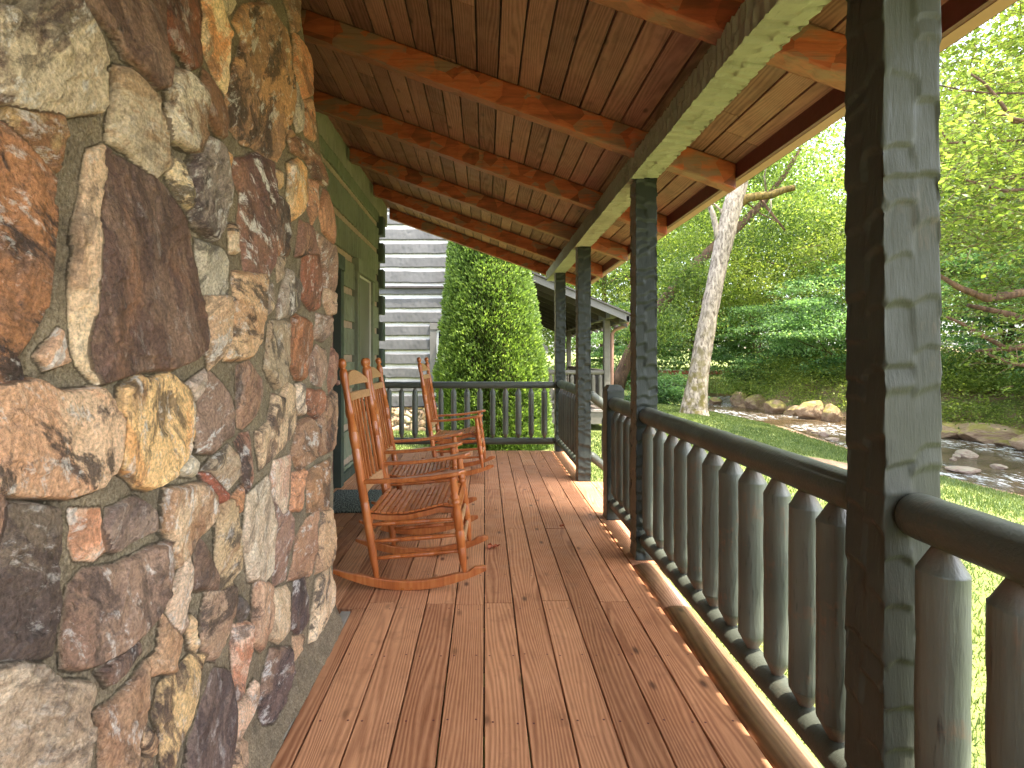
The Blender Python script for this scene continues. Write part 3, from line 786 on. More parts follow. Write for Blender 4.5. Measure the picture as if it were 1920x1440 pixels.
# ---------------------------------------------------------------- porch floor
rg = random.Random(5)
PW = .1465
DECK_END = 7.03
WALLX = -1.41
def build_deck():
    root = thing('porch_deck', 'reddish brown stained porch floor of long boards running away from the camera', 'deck')
    mb = MB(); nails = MB()
    joints = {0: [2.70, 5.0], 1: [3.85], 2: [2.72], 3: [3.86, 6.1], 4: [2.71, 5.5], 5: [4.4], -1: [2.68, 5.2], -2: [2.69], -3: [4.2], -4: [2.7, 6.0], -5: [4.6], -6: [4.4], -7: [5.4], -8: [3.9], -9: [4.8]}
    for k in range(-10, 6):
        x0 = k * PW; x1 = x0 + PW - .006
        y0 = -2.2
        if k == -5: x0 = x0 + .0
        if k <= -5: y0 = 2.64
        if x1 < WALLX: continue
        x0 = max(x0, WALLX + .003)
        if k == -5:
            mb.box(-.652, x1, -2.2, 2.634, -.034, 0, rg.random())
        cuts = [y0] + [j for j in joints.get(k, [3.3]) if j > y0 + .3] + [DECK_END]
        for a, b in zip(cuts, cuts[1:]):
            mb.box(x0, x1, a + .0018, b - .0018, -.034, rg.uniform(-.0012, .0012), rg.random())
        y = .2
        while y < DECK_END:
            for yy in ([y] if y0 < y else []):
                for fx in (.17, .83):
                    cx = x0 + (x1 - x0) * fx + rg.uniform(-.006, .006); cy = yy + rg.uniform(-.012, .012)
                    n = 6; r_ = .0046
                    nails.add([(cx + r_ * math.cos(t * 6.283 / n), cy + r_ * math.sin(t * 6.283 / n), .0022) for t in range(n)] + [(cx, cy, .0026)],
                              [(t, (t + 1) % n, n) for t in range(n)])
            y += .405
    mb.build('floor_boards', MAT['deck'], root, bevel=.0022)
    tag(nails.build('nail_head', MAT['fascia'], root), kind='stuff')
    # the outermost board: rounded log edge near the camera, flat further off
    nb = MB()
    n = 14
    def half_round(y0, y1, r):
        vs = []; fs = []
        for y in (y0, y1):
            for t in range(n + 1):
                a = math.pi * t / n
                vs.append((.963 - .078 * math.cos(a) , y, -.038 + .044 * math.sin(a) ** .55))
        for t in range(n): fs.append((t, t + 1, n + 2 + t, n + 1 + t))
        fs.append(tuple(range(n, -1, -1))); fs.append(tuple(range(n + 1, 2 * n + 2)))
        nb.add(vs, fs, r, True)
    half_round(-2.2, 2.655, .2); half_round(2.665, 3.20, .7)
    nb.build('edge_log', MAT['nosing'], root)
    fb = MB(); fb.box(.882, 1.05, 3.205, 5.1, -.034, .001, .4); fb.box(.882, 1.05, 5.104, DECK_END, -.034, 0, .8)
    fb.box(1.055, 1.17, 4.16, 5.30, -.034, 0, .5)
    fb.build('edge_board', MAT['deck'], root, bevel=.0025)
    jb = MB()
    for y in np.arange(-2, 7, .405): jb.box(-1.40 if y > 2.64 else -.64, .90, y - .02, y + .02, -.20, -.036)
    jb.box(.90, .94, -2.2, DECK_END - .05, -.24, -.04)
    jb.box(-1.40, .94, DECK_END - .045, DECK_END - .005, -.24, -.036)
    jb.build('joist', MAT['darkwood'], root)
    sk = MB()
    for k in range(3):
        sk.box(1.06 + k * .27, 1.06 + (k + 1) * .27 + .03, 4.17, 5.29, -.17 - .155 * k, -.13 - .155 * k, .2 * k)
    sk.build('step', MAT['deck'], root, bevel=.003)
    ft = MB(); ft.box(-.70, -.655, -1.2, 2.6, -.3, .004); ft.build('footing', MAT['footing'], root)
build_deck()

# ---------------------------------------------------------------- porch roof (planes follow zc(x) = 2.93 - .36 x)
SL = .36
def zc(x): return 2.93 - SL * x
RAFY = [-1.5, -.33, .85, 2.03, 3.21, 4.40, 5.60, 6.78, 7.92]
def build_roof():
    root = thing('porch_roof', 'stained wood porch roof with red-brown rafters, green beam and tan gutter', 'roof')
    mb = MB(); r_ = random.Random(9)
    x = WALLX - .1
    while x < 1.50:
        x1 = min(x + .122, 1.50)
        y = -2.2 + r_.uniform(-1, 0)
        while y < 7.97:
            y1 = min(7.97, y + r_.uniform(2.0, 3.6)); ya = max(y, -2.2)
            if y1 > ya:
                rr = r_.random()
                a0, a1 = x + .0045, x1 - .0045
                vs = [(a0, ya, zc(a0)), (a1, ya, zc(a1)), (a1, y1 - .002, zc(a1)), (a0, y1 - .002, zc(a0))]
                mb.hexa(vs + [(p[0], p[1], p[2] + .02) for p in vs], rr)
            y = y1
        x = x1
    mb.build('ceiling_boards', MAT['ceiling'], root, bevel=.003)
    sh = MB()
    a0, a1 = WALLX - 1.2, 1.66
    vs = [(a0, -2.2, zc(a0) + .022), (a1, -2.2, zc(a1) + .022), (a1, 8.0, zc(a1) + .022), (a0, 8.0, zc(a0) + .022)]
    sh.hexa(vs + [(p[0], p[1], p[2] + .05) for p in vs])
    sh.build('shingle_deck', MAT['shingle'], root)
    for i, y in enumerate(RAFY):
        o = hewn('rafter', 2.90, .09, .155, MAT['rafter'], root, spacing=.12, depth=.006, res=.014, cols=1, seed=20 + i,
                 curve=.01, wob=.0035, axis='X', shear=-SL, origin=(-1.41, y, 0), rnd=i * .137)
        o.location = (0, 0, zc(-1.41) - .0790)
    g = MB()
    g.box(1.492, 1.515, -2.2, 7.96, 2.302, 2.41)
    g.build('fascia', MAT['fascia'], root)
    g = MB()
    prof = [(1.516, 2.30), (1.575, 2.30), (1.60, 2.325), (1.625, 2.36), (1.625, 2.41), (1.618, 2.41), (1.516, 2.408)]
    n = len(prof)
    vs = [(a, -2.2, b) for a, b in prof] + [(a, 7.98, b) for a, b in prof]
    g.add(vs, [(i, (i + 1) % n, n + (i + 1) % n, n + i) for i in range(n)] + [tuple(range(n - 1, -1, -1)), tuple(range(n, 2 * n))])
    g.build('gutter', MAT['gutter'], root)
    hewn('beam', 9.95, .169, .142, MAT['beam'], root, spacing=.052, depth=.018, res=.0075, cols=2, seed=77, curve=.012, wob=.005,
         axis='Y', origin=(.9735, -2.2, 2.331 + .071), rnd=.3)
build_roof()

# ---------------------------------------------------------------- posts
POSTX = .988
def post(y, h, seed, label, name='porch_post', res=.012, z0=0.0, mat=None, x=POSTX, sp=.09, dp=.014, wid=.138, top=None):
    o = hewn(name, h - z0, wid, wid, mat or MAT['post'], None, spacing=sp, depth=dp, res=res, cols=2, seed=seed, curve=.018, wob=.004,
             axis='Z', origin=(0, 0, 0), rnd=seed * .173 % 1)
    o.location = (x, y, z0)
    return tag(o, label, 'post', 'hewn green porch posts')
post(1.23 + .069, 2.334, 1, 'thick hand hewn green post nearest the camera, running out of the top of the photo', res=.0065, sp=.12, dp=.011)
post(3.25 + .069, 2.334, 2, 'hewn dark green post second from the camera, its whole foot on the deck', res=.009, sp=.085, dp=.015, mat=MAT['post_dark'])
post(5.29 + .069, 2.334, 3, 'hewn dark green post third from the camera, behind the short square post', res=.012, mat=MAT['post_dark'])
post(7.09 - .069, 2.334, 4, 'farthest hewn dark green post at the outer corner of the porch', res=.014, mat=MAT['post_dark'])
o = post(-.80, 2.334, 8, 'hewn green post behind the camera', res=.02)
def newel():
    o = hewn('newel_post', .985, .138, .138, MAT['post_dark'], None, spacing=.06, depth=.005, res=.011, cols=1, seed=14, wob=.003, rnd=.6)
    o.location = (POSTX + .006, 4.05 + .069, 0)
    tag(o, 'short square green newel post with a sloped cap at the gap in the railing', 'post')
    c = MB(); h = .071; k = .045
    c.hexa([(-h, -h, .982), (h, -h, .982), (h, h, .982), (-h, h, .982), (-k, -k, 1.025), (k, -k, 1.025), (k, k, 1.025), (-k, k, 1.025)])
    c.build('cap', MAT['post_dark'], o, bevel=.004)
newel()

# ---------------------------------------------------------------- railings
def log_mesh(L, r0, seed, crack=0.0, n=40):
    """rail log along +X, origin at one end; peeled, slightly faceted, rounded ends, optional drying crack"""
    m = max(8, int(L / .02))
    l = np.linspace(0, L, m); th = np.linspace(0, 2 * np.pi, n, endpoint=False)
    Lg, Tg = np.meshgrid(l, th, indexing='ij')
    r = r0 * (1 + .035 * vnoise(Lg / .5, np.cos(Tg) * 1.3 + 3, seed, 2) + .022 * vnoise(Lg / .07, Tg * 1.6, seed + 1, 2))
    e = np.minimum(Lg, L - Lg)
    r = r * np.where(e < .03, np.sqrt(np.clip(1 - (1 - e / .03) ** 2 * .55, 0.05, 1)), 1)
    if crack:
        ang = .70 + .25 * vnoise(Lg / .6, Lg * 0, seed + 5, 3)
        da = np.abs((Tg - ang + np.pi) % (2 * np.pi) - np.pi)
        r = r - crack * np.clip(1 - da / .09, 0, 1) * np.clip(vnoise(Lg / .8, Lg * 0 + 2, seed + 6, 2) * 2 + .9, 0, 1)
    V = np.stack([Lg, r * np.cos(Tg), r * np.sin(Tg)], -1).reshape(-1, 3)
    i0, j0 = np.meshgrid(np.arange(m - 1), np.arange(n), indexing='ij')
    j1 = (j0 + 1) % n
    Q = np.stack([i0 * n + j0, i0 * n + j1, (i0 + 1) * n + j1, (i0 + 1) * n + j0], -1).reshape(-1, 4)[:, ::-1]
    cb = len(V); V = np.vstack([V, [[0, 0, 0]], [[L, 0, 0]]])
    caps = []
    for k in range(0, n, 2):
        caps.append((cb, k, (k + 1) % n, (k + 2) % n)); b = (m - 1) * n
        caps.append((cb + 1, b + (k + 2) % n, b + (k + 1) % n, b + k))
    return V, np.vstack([Q, caps])

def rail_log(name, p, q, r, seed, mat, parent, crack=0.0, n=40):
    p, q = Vector(p), Vector(q); L = (q - p).length
    V, Q = log_mesh(L, r, seed, crack, n)
    o = mesh_np(name, V, Q, mat, parent, {'rnd': np.full(len(V), seed * .31 % 1)}, smooth=True)
    o.location = p; o.rotation_euler = (q - p).to_track_quat('X', 'Z').to_euler()
    return o

def baluster_mesh(r, h, seed, n=20):
    zs = [0, .004, .060, .063, .066] + list(np.linspace(.10, h - .10, 9)) + [h - .066, h - .063, h - .060, h - .004, h]
    rr = [.26, .31, .95, .985, 1] + [1] * 9 + [1, .985, .95, .31, .26]
    rs = random.Random(seed); V = []; F_ = []
    fac = [1 + rs.uniform(-.035, .035) for _ in range(n)]
    for i, (z, q) in enumerate(zip(zs, rr)):
        bx, by = rs.uniform(-.0012, .0012), rs.uniform(-.0012, .0012)
        for k in range(n):
            a = 2 * math.pi * k / n
            qq = r * q * fac[k] * rs.uniform(.985, 1.015)
            V.append((bx + qq * math.cos(a), by + qq * math.sin(a), z))
    for i in range(len(zs) - 1):
        for k in range(n): F_.append((i * n + k, i * n + (k + 1) % n, (i + 1) * n + (k + 1) % n, (i + 1) * n + k))
    me = bpy.data.meshes.new('baluster'); me.from_pydata(V, [], F_)
    me.polygons.foreach_set('use_smooth', [True] * len(F_))
    a = me.attributes.new('rnd', 'FLOAT', 'POINT'); a.data.foreach_set('value', [rs.random()] * len(V))
    me.update()
    return me
BAL = {}
def bal_mesh(r, h, mat, k):
    key = (round(r, 3), round(h, 2), mat.name, k)
    if key not in BAL:
        BAL[key] = baluster_mesh(r, h, 31 + k); BAL[key].materials.append(mat)
    return BAL[key]

def railing(label, p, q, balusters, group=None, r=.052, rb=.048, br=.045, zt=.885, zb=.128, seed=1, mats=None, crack=0.0, over=.0):
    """p, q: plan ends of the rail; balusters: distances from p"""
    mr_, mb_ = mats or (MAT['rail'], MAT['baluster'])
    t = thing('log_railing', label, 'railing', (p[0], p[1], 0), 0, group)
    d = Vector((q[0] - p[0], q[1] - p[1], 0)); L = d.length; d.normalize()
    rail_log('top_rail', (0, 0, zt), (d * L).to_tuple()[:2] + (zt,), r, seed, mr_, t, crack)
    rail_log('bottom_rail', (0, 0, zb), (d * L).to_tuple()[:2] + (zb,), rb, seed + 1, mr_, t)
    rs = random.Random(seed)
    z0 = zb + rb * .72; z1 = zt - r * .72
    for k, s_ in enumerate(balusters):
        o = bpy.data.objects.new('baluster', bal_mesh(br, z1 - z0, mb_, rs.randrange(4)))
        o.location = (d.x * s_, d.y * s_, z0); o.rotation_euler = (0, 0, rs.uniform(0, 6.28))
        o.scale = (rs.uniform(.92, 1.08),) * 2 + (1,)
        link(o, t)
    return t
bs = [3.19, 3.0, 2.81, 2.647, 2.469, 2.302, 2.138, 1.972, 1.803, 1.645, 1.50]
railing('long green log railing between the nearest post and the second post', (POSTX, 1.36), (POSTX, 3.26), [b - 1.36 for b in bs if b > 1.42], seed=3, crack=.011)
railing('green log railing from the biggest post out of the photo at the right', (POSTX, -.74), (POSTX, 1.24), [1.151 + .74, .985 + .74, .82 + .74, .655 + .74, .49 + .74, .325 + .74, .16 + .74, 0 + .74, .58, .42, .26, .1], seed=5, crack=.009)
railing('short green log railing of three balusters between newel and second post', (POSTX, 3.38), (POSTX, 4.06), [.10, .265, .43, .59], seed=7)
railing('green log railing along the outer edge between third and corner posts', (POSTX, 5.42), (POSTX, 6.96), [.07 + .1667 * k for k in range(9)], seed=9)
cb_px = [729, 753, 778, 803, 827, 851, 876, 900, 924, 948, 972, 996, 1020.6]
railing('green log railing across the far end of the porch in front of the arborvitae', (-1.40, 7.02), (.925, 7.02), [(p_ - VX) * 7.02 / F + 1.40 for p_ in cb_px], seed=12, r=.045, rb=.045, br=.037, zt=.865)
def stair_rail():
    t = thing('stair_railing', 'green log stair handrail slanting down behind the short newel post', 'railing', (1.05, 5.36, 0))
    rail_log('top_rail', (0, 0, .87), (.95, 0, .10), .048, 21, MAT['rail'], t)
    rail_log('bottom_rail', (0, 0, .26), (.80, 0, -.38), .045, 22, MAT['rail'], t)
    for k, s_ in enumerate((.16, .32, .48, .64)):
        o = bpy.data.objects.new('baluster', bal_mesh(.037, .50, MAT['baluster'], k)); link(o, t)
        o.location = (s_, 0, .30 - .81 * s_)
stair_rail()

# ---------------------------------------------------------------- green log wall of the cabin
def build_wall():
    root = thing('log_wall', 'green painted log cabin wall with tan chinking behind the rocking chairs', 'wall')
    pitch = .352; zch = [2.98 - pitch * k for k in range(9)]       # chinking centres
    zs = [3.155] + [z for z in zch] + [-.12]
    op = [(4.20, 5.13, -.1, 2.06), (5.78, 6.66, .74, 2.16)]        # door and window openings (with casing)
    def spans(z0, z1):
        cuts = [-2.2, 7.16]
        segs = [(-2.2, 7.16)]
        for (a, b, lo, hi) in op:
            if z1 > lo + .02 and z0 < hi - .02:
                new = []
                for s0, s1 in segs:
                    if a > s0 and b < s1: new += [(s0, a), (b, s1)]
                    else: new.append((s0, s1))
                segs = new
        return segs
    sd_ = 100
    for i in range(len(zs) - 1):
        z1 = zs[i] - (.035 if i else 0); z0 = zs[i + 1] + .035
        if z1 - z0 < .08: continue
        for (s0, s1) in spans(z0, z1):
            sd_ += 1
            far = s1 > 2.4
            hewn('log', s1 - s0, .16, z1 - z0, MAT['log'], root, spacing=.085, depth=.016, res=.014 if far else .08, cols=1, seed=sd_, curve=.015,
                 wob=.005, axis='Y', origin=(WALLX - .078, s0, (z0 + z1) / 2), rnd=sd_ * .17 % 1)
    ck = MB()
    for z in zch:
        for (s0, s1) in spans(z - .03, z + .03): ck.box(WALLX - .12, WALLX - .028, s0, s1 + (-.02 if s1 > 7 else 0), z - .045, z + .045, rg.random())
    ck.build('chinking', MAT['chink'], root)
    bk = MB(); bk.box(WALLX - .22, WALLX - .17, -2.2, 7.0, -.5, 3.4); bk.build('backing', MAT['darkwood'], root)
    # log ends of the crossing wall at the far corner
    for k, z in enumerate(zch[:8]):
        o = hewn('log_end', .175, .17, .25, MAT['trim'], root, spacing=.06, depth=.004, res=.02, cols=1, seed=200 + k, axis='X', origin=(WALLX - .12, 7.17, z), rnd=k * .13)
    hewn('wall_plate', 10.1, .20, .34, MAT['plate'], root, spacing=.075, depth=.014, res=.016, cols=1, seed=300, curve=.02, wob=.004, axis='Y', origin=(WALLX - .10 - .03, -2.2, 3.315), rnd=.4)
    # sill board
    s_ = MB(); s_.box(WALLX - .01, WALLX + .03, 5.14, 7.15, 0.004, .09); s_.box(WALLX - .01, WALLX + .03, 2.64, 4.19, .004, .09); s_.build('sill_board', MAT['trim'], root, bevel=.003)
    # window with insect screen
    wn = MB(); y0, y1, z0, z1 = 5.78, 6.66, .74, 2.16; x0, x1 = WALLX - .12, WALLX + .035
    wn.box(x0, x1, y0, y0 + .09, z0, z1); wn.box(x0, x1, y1 - .09, y1, z0, z1)
    wn.box(x0, x1 + .012, y0 - .01, y1 + .01, z1 + .002, z1 + .15); wn.box(x0, x1 + .03, y0 - .02, y1 + .02, z0 - .06, z0 - .002)
    win = wn.build('window', MAT['log'], root, bevel=.003)
    fr = MB(); a0, a1, b0, b1 = y0 + .092, y1 - .092, z0 + .002, z1 - .002
    fr.box(x1 - .05, x1 - .028, a0, a0 + .022, b0, b1); fr.box(x1 - .05, x1 - .028, a1 - .022, a1, b0, b1)
    fr.box(x1 - .05, x1 - .0285, a0 + .0222, a1 - .0222, b1 - .022, b1); fr.box(x1 - .05, x1 - .0285, a0 + .0222, a1 - .0222, b0, b0 + .025)
    fr.build('frame', MAT['window_frame'], win)
    sc_ = MB(); sc_.box(x1 - .045, x1 - .04, a0 + .02, a1 - .02, b0 + .02, b1 - .02); sc_.build('screen', MAT['screen'], win)
    # door beside the mat, mostly behind the chimney
    dr = MB(); y0, y1, z1 = 4.20, 5.13, 2.06
    dr.box(x0, x1 + .02, y0, y0 + .10, .002, z1); dr.box(x0, x1 + .02, y1 - .10, y1, .002, z1); dr.box(x0, x1 + .03, y0 - .01, y1 + .01, z1 + .002, z1 + .14)
    door = dr.build('door', MAT['trim'], root, bevel=.003)
    dl = MB(); dl.box(WALLX - .06, WALLX - .02, y0 + .102, y1 - .102, .01, z1 - .002); dl.build('panel', MAT['fascia'], door)
    kn = MB(); kn.tube([(WALLX - .02, y1 - .17, 1.0), (WALLX + .02, y1 - .17, 1.0), (WALLX + .035, y1 - .17, 1.0), (WALLX + .06, y1 - .17, 1.0)], [.012, .012, .028, .02], 12); kn.build('handle', MAT['copper'], door)
    # the rest of the house behind the wall
    hb = MB(); hb.box(-7.0, WALLX - .23, -6.0, 7.10, -.5, 3.36); hb.build('house_body', MAT['darkwood'], root)
build_wall()
# ---------------------------------------------------------------- rocking chairs
def turned(mb, p, q, prof, n=14, r=0.0):
    p, q = Vector(p), Vector(q)
    mb.tube([p.lerp(q, t) for t, _ in prof], [x for _, x in prof], n, r)

def bead(prof, t, r0, w=.012):
    """a turned bead and grooves at t"""
    return prof + [(t - w * 1.6, r0), (t - w, r0 * .82), (t - w * .5, r0 * 1.1), (t, r0 * 1.16), (t + w * .5, r0 * 1.1), (t + w, r0 * .82), (t + w * 1.6, r0)]

def chair_proto():
    t = thing('rocking_chair', 'x', 'rocking chair')
    W = .24
    # rockers
    def rocker_z(x): return .020 + .000 + .58 * (x + .02) ** 2
    for s_ in (-1, 1):
        mb = MB(); N = 26; vs = []
        for i in range(N + 1):
            x = -.415 + .83 * i / N
            tt = i / N
            th = .050 * min(1, .35 + 3.2 * min(tt, 1 - tt)) if tt < .9 else .050 * (1 - ((tt - .9) / .1) ** 2 * .55)
            zb = .58 * (x + .02) ** 2
            if tt > .9: zb += .0
            hw = .015
            for (a, b) in ((-1, 0), (1, 0), (1, 1), (-1, 1)):
                vs.append((x, s_ * W + a * hw, zb + b * th))
        fs = []
        for i in range(N):
            for k in range(4):
                a = i * 4 + k; b = i * 4 + (k + 1) % 4
                fs.append((a, a + 4, b + 4, b))
        fs.append((0, 1, 2, 3)); fs.append(tuple(N * 4 + k for k in (3, 2, 1, 0)))
        mb.add(vs, fs, .2 + .3 * s_)
        mb.build('rocker', MAT['chair'], t, bevel=.005)
    # back posts
    def bp(s_, z):      # point on the back post axis
        k = (z - .07) / 1.16
        return (-.173 - .19 * k, s_ * (W - .0), z)
    prof = [(0, .013), (.04, .017), (.12, .0225)]
    r0 = .0235
    for tb in (.30,): prof += [(tb, r0)]
    prof += [(.345, r0), (.35, r0 * .88), (.356, r0), (.52, r0 * 1.02), (.585, r0 * .98), (.59, r0 * .84), (.597, r0 * 1.0), (.66, r0 * 1.06), (.665, r0 * .9), (.67, r0 * 1.05),
             (.73, r0 * .8), (.735, r0 * .98), (.76, r0 * 1.02), (.79, r0 * .85), (.80, r0 * .80), (.86, r0 * .72), (.905, r0 * .95), (.93, r0 * 1.0), (.945, r0 * .84), (.952, r0 * .6),
             (.957, r0 * .62), (.965, r0 * .88), (.98, r0 * .98), (.99, r0 * .86), (.997, r0 * .5), (1.0, r0 * .15)]
    for s_ in (-1, 1):
        mb = MB(); turned(mb, bp(s_, .055), bp(s_, 1.235), prof, 16, .5 + .2 * s_); mb.build('back_post', MAT['chair'], t)
    # front posts
    fp0 = lambda s_: Vector((.300, s_ * W, .085)); fp1 = lambda s_: Vector((.235, s_ * (W + .005), .615))
    pf = [(0, .010), (.05, .013), (.16, .0215), (.27, .0245), (.28, .021), (.29, .0245), (.44, .0245), (.45, .021), (.46, .0245), (.60, .025), (.64, .024), (.70, .018), (.715, .0235),
          (.735, .0245), (.75, .018), (.76, .022), (.775, .0235), (.80, .017), (.86, .0225), (.93, .018), (.96, .020), (1.0, .016)]
    for s_ in (-1, 1):
        mb = MB(); turned(mb, fp0(s_), fp1(s_), pf, 16, .5 - .2 * s_); mb.build('front_post', MAT['chair'], t)
    # seat: slats running across, over a curved profile that rolls down at the front
    prof_s = []
    pts = [(-.215, .412), (-.12, .402), (-.02, .406), (.08, .428), (.16, .450), (.215, .458), (.248, .446), (.262, .418), (.262, .388)]
    mb = MB(); rr = random.Random(3)
    # dense resample
    dense = []
    for (a, b) in zip(pts, pts[1:]):
        for k in range(12): dense.append(Vector((a[0] + (b[0] - a[0]) * k / 12, 0, a[1] + (b[1] - a[1]) * k / 12)))
    tot = 0; acc = [0]
    for a, b in zip(dense, dense[1:]): tot += (b - a).length; acc.append(tot)
    ns = 17; step = tot / ns
    def along(d):
        for k in range(len(acc) - 1):
            if acc[k + 1] >= d: return dense[k].lerp(dense[k + 1], (d - acc[k]) / max(1e-9, acc[k + 1] - acc[k]))
        return dense[-1]
    for k in range(ns):
        a = along(k * step + .002); b = along((k + 1) * step - .003)
        d = (b - a).normalized(); nn = Vector((-d.z, 0, d.x)) * .010
        y0 = W - (.012 if a.x < .2 else .0) + .012
        vs = [a - nn * .2, b - nn * .2, b + nn, a + nn]
        mb.add([(p.x, -y0, p.z) for p in vs] + [(p.x, y0, p.z) for p in vs], [(3, 2, 1, 0), (4, 5, 6, 7), (0, 1, 5, 4), (1, 2, 6, 5), (2, 3, 7, 6), (3, 0, 4, 7)], rr.random())
    mb.build('seat', MAT['chair'], t, bevel=.0035)
    mb = MB()
    for s_ in (-1, 1):
        ys = s_ * (W - .035)
        vs = []
        q = [(-.215, .398), (-.12, .388), (-.02, .392), (.08, .414), (.16, .436), (.24, .432)]
        for x, z in q:
            for (a, b) in ((-1, -.030), (1, -.030), (1, 0), (-1, 0)): vs.append((x, ys + a * .012, z + b))
        fs = []
        for i in range(len(q) - 1):
            for k in range(4):
                a = i * 4 + k; b = i * 4 + (k + 1) % 4; fs.append((a, a + 4, b + 4, b))
        fs += [(0, 1, 2, 3), tuple((len(q) - 1) * 4 + k for k in (3, 2, 1, 0))]
        mb.add(vs, fs, .3)
    mb.box(-.222, -.20, -W + .02, W - .02, .345, .385, .4); mb.box(.225, .245, -W + .02, W - .02, .375, .425, .4)
    mb.build('seat_frame', MAT['chair'], t, bevel=.003)
    # arms: flat paddles widening at the front
    for s_ in (-1, 1):
        mb = MB(); vs = []; N = 16
        for i in range(N + 1):
            u = i / N; x = -.245 + .55 * u
            wd = .017 + .024 * (max(0, u - .15) / .85) ** 1.1
            if u > .88: wd *= math.sqrt(max(0.03, 1 - ((u - .88) / .12) ** 2))
            z = .575 + .062 * u - .012 * math.sin(u * math.pi); yc = s_ * (W + .012 * u)
            th = .011
            for (a, b) in ((-1, -1), (1, -1), (1, 1), (-1, 1)): vs.append((x, yc + a * wd, z + b * th))
        fs = []
        for i in range(N):
            for k in range(4):
                a = i * 4 + k; b = i * 4 + (k + 1) % 4; fs.append((a, a + 4, b + 4, b))
        fs += [(0, 1, 2, 3), tuple(N * 4 + k for k in (3, 2, 1, 0))]
        mb.add(vs, fs, .6); mb.build('armrest', MAT['chair'], t, bevel=.006)
    # back: arched crest, upper rail, lower rail, slats
    def plate(z0, zt, arch=0.0, nm='crest_rail', mat=None, th=.010):
        mb = MB(); N = 18; vs = []
        for i in range(N + 1):
            u = -1 + 2 * i / N; y = u * (W - .012)
            bow = .020 * (1 - u * u)
            zt_ = zt + arch * (math.cos(u * math.pi / 2) ** .8 if abs(u) < .999 else 0) if arch else zt
            for (dx, z) in ((-th, z0), (th, z0), (th, zt_), (-th, zt_)):
                p = bp(1, z); vs.append((p[0] - bow + dx, y, z))
        fs = []
        for i in range(N):
            for k in range(4):
                a = i * 4 + k; b = i * 4 + (k + 1) % 4; fs.append((a, b, b + 4, a + 4))
        fs += [(3, 2, 1, 0), tuple(N * 4 + k for k in (0, 1, 2, 3))]
        mb.add(vs, fs, rr.random()); return mb.build(nm, mat or MAT['chair'], t, bevel=.003)
    plate(1.085, 1.10, .068, 'crest_rail', MAT['chair_worn'])
    plate(1.00, 1.045, 0, 'upper_rail', MAT['chair_worn'])
    plate(.49, .545, 0, 'lower_rail', MAT['chair_worn'])
    for k in range(6):
        u = -1 + 2 * (k + 1) / 7; y = u * (W - .01); bow = .020 * (1 - u * u)
        a = bp(1, .54); b = bp(1, 1.005); mb = MB()
        vs = [(a[0] - bow - .007, y - .010, .54), (a[0] - bow + .007, y - .010, .54), (a[0] - bow + .007, y + .010, .54), (a[0] - bow - .007, y + .010, .54),
              (b[0] - bow - .007, y - .010, 1.005), (b[0] - bow + .007, y - .010, 1.005), (b[0] - bow + .007, y + .010, 1.005), (b[0] - bow - .007, y + .010, 1.005)]
        mb.hexa(vs, rr.random()); mb.build('slat', MAT['chair'], t, bevel=.002)
    # stretchers
    def st(p, q, r_=.011, m_='chair'):
        mb = MB(); turned(mb, p, q, [(0, r_ * .7), (.12, r_ * .85), (.3, r_), (.31, r_ * .86), (.32, r_), (.5, r_ * 1.15), (.68, r_), (.69, r_ * .86), (.7, r_), (.88, r_ * .85), (1, r_ * .7)], 10, rr.random())
        mb.build('stretcher', MAT[m_], t)
    F2 = lambda s_, k: fp0(s_).lerp(fp1(s_), k)
    for s_ in (-1, 1):
        st(bp(s_, .345), F2(s_, .56), .0115); st(bp(s_, .255), F2(s_, .40), .0115); st(bp(s_, .165), F2(s_, .24), .012)
    st(F2(-1, .46), F2(1, .46), .013, 'chair_worn'); st(F2(-1, .26), F2(1, .26), .013, 'chair_worn')
    st(bp(-1, .27), bp(1, .27), .011, 'chair_worn')
    return t
c1 = chair_proto()
GR = 'wooden rocking chairs in a row on the porch'
c1['group'] = GR
c1['label'] = 'nearest wooden rocking chair, beside the stone chimney'
c1.location = (-.40, 3.09, 0); c1.rotation_euler = (0, 0, math.radians(-1.5))
c2 = copy_tree(c1, None, 'middle wooden rocking chair, half hidden behind the nearest one'); c2.location = (-.47, 3.97, 0); c2.rotation_euler = (0, 0, math.radians(2))
c3 = copy_tree(c1, None, 'farthest wooden rocking chair, standing alone near the end railing'); c3.location = (-.31, 5.74, 0); c3.rotation_euler = (0, 0, math.radians(-3))

# door mat
mm = MB()
N = 12
mm.box(-1.365, -.925, 4.23, 4.93, .003, .014)
tag(mm.build('door_mat', MAT['mat'], None, bevel=.003), 'dark green rubber doormat with raised swirls, left of the rocking chairs', 'doormat')

# fallen leaf
def dry_leaf(loc, s_, label, seed):
    rs = random.Random(seed); V = [(0, 0, .012)]; n = 22
    for k in range(n):
        a = 2 * math.pi * k / n
        r_ = s_ * (.55 + .45 * abs(math.cos(a * 2.5))) * rs.uniform(.85, 1.1)
        V.append((r_ * math.cos(a) * 1.35, r_ * math.sin(a), .004 + rs.uniform(0, .022)))
    mb = MB(); mb.add(V, [(0, k + 1, (k + 1) % n + 1) for k in range(n)], rs.random(), False)
    m = mb.build('fallen_leaf', MAT['dark_leaf'], None, loc=loc)
    so_ = m.modifiers.new('solid', 'SOLIDIFY'); so_.thickness = .0012
    tag(m, label, 'leaf')
dry_leaf((.052, 3.47, .0), .034, 'curled red-brown dry leaf on the boards by the nearest chair', 2)
dry_leaf((.560, 3.88, .0), .013, 'tiny dark dry leaf lying alone in the middle of the porch floor', 6)
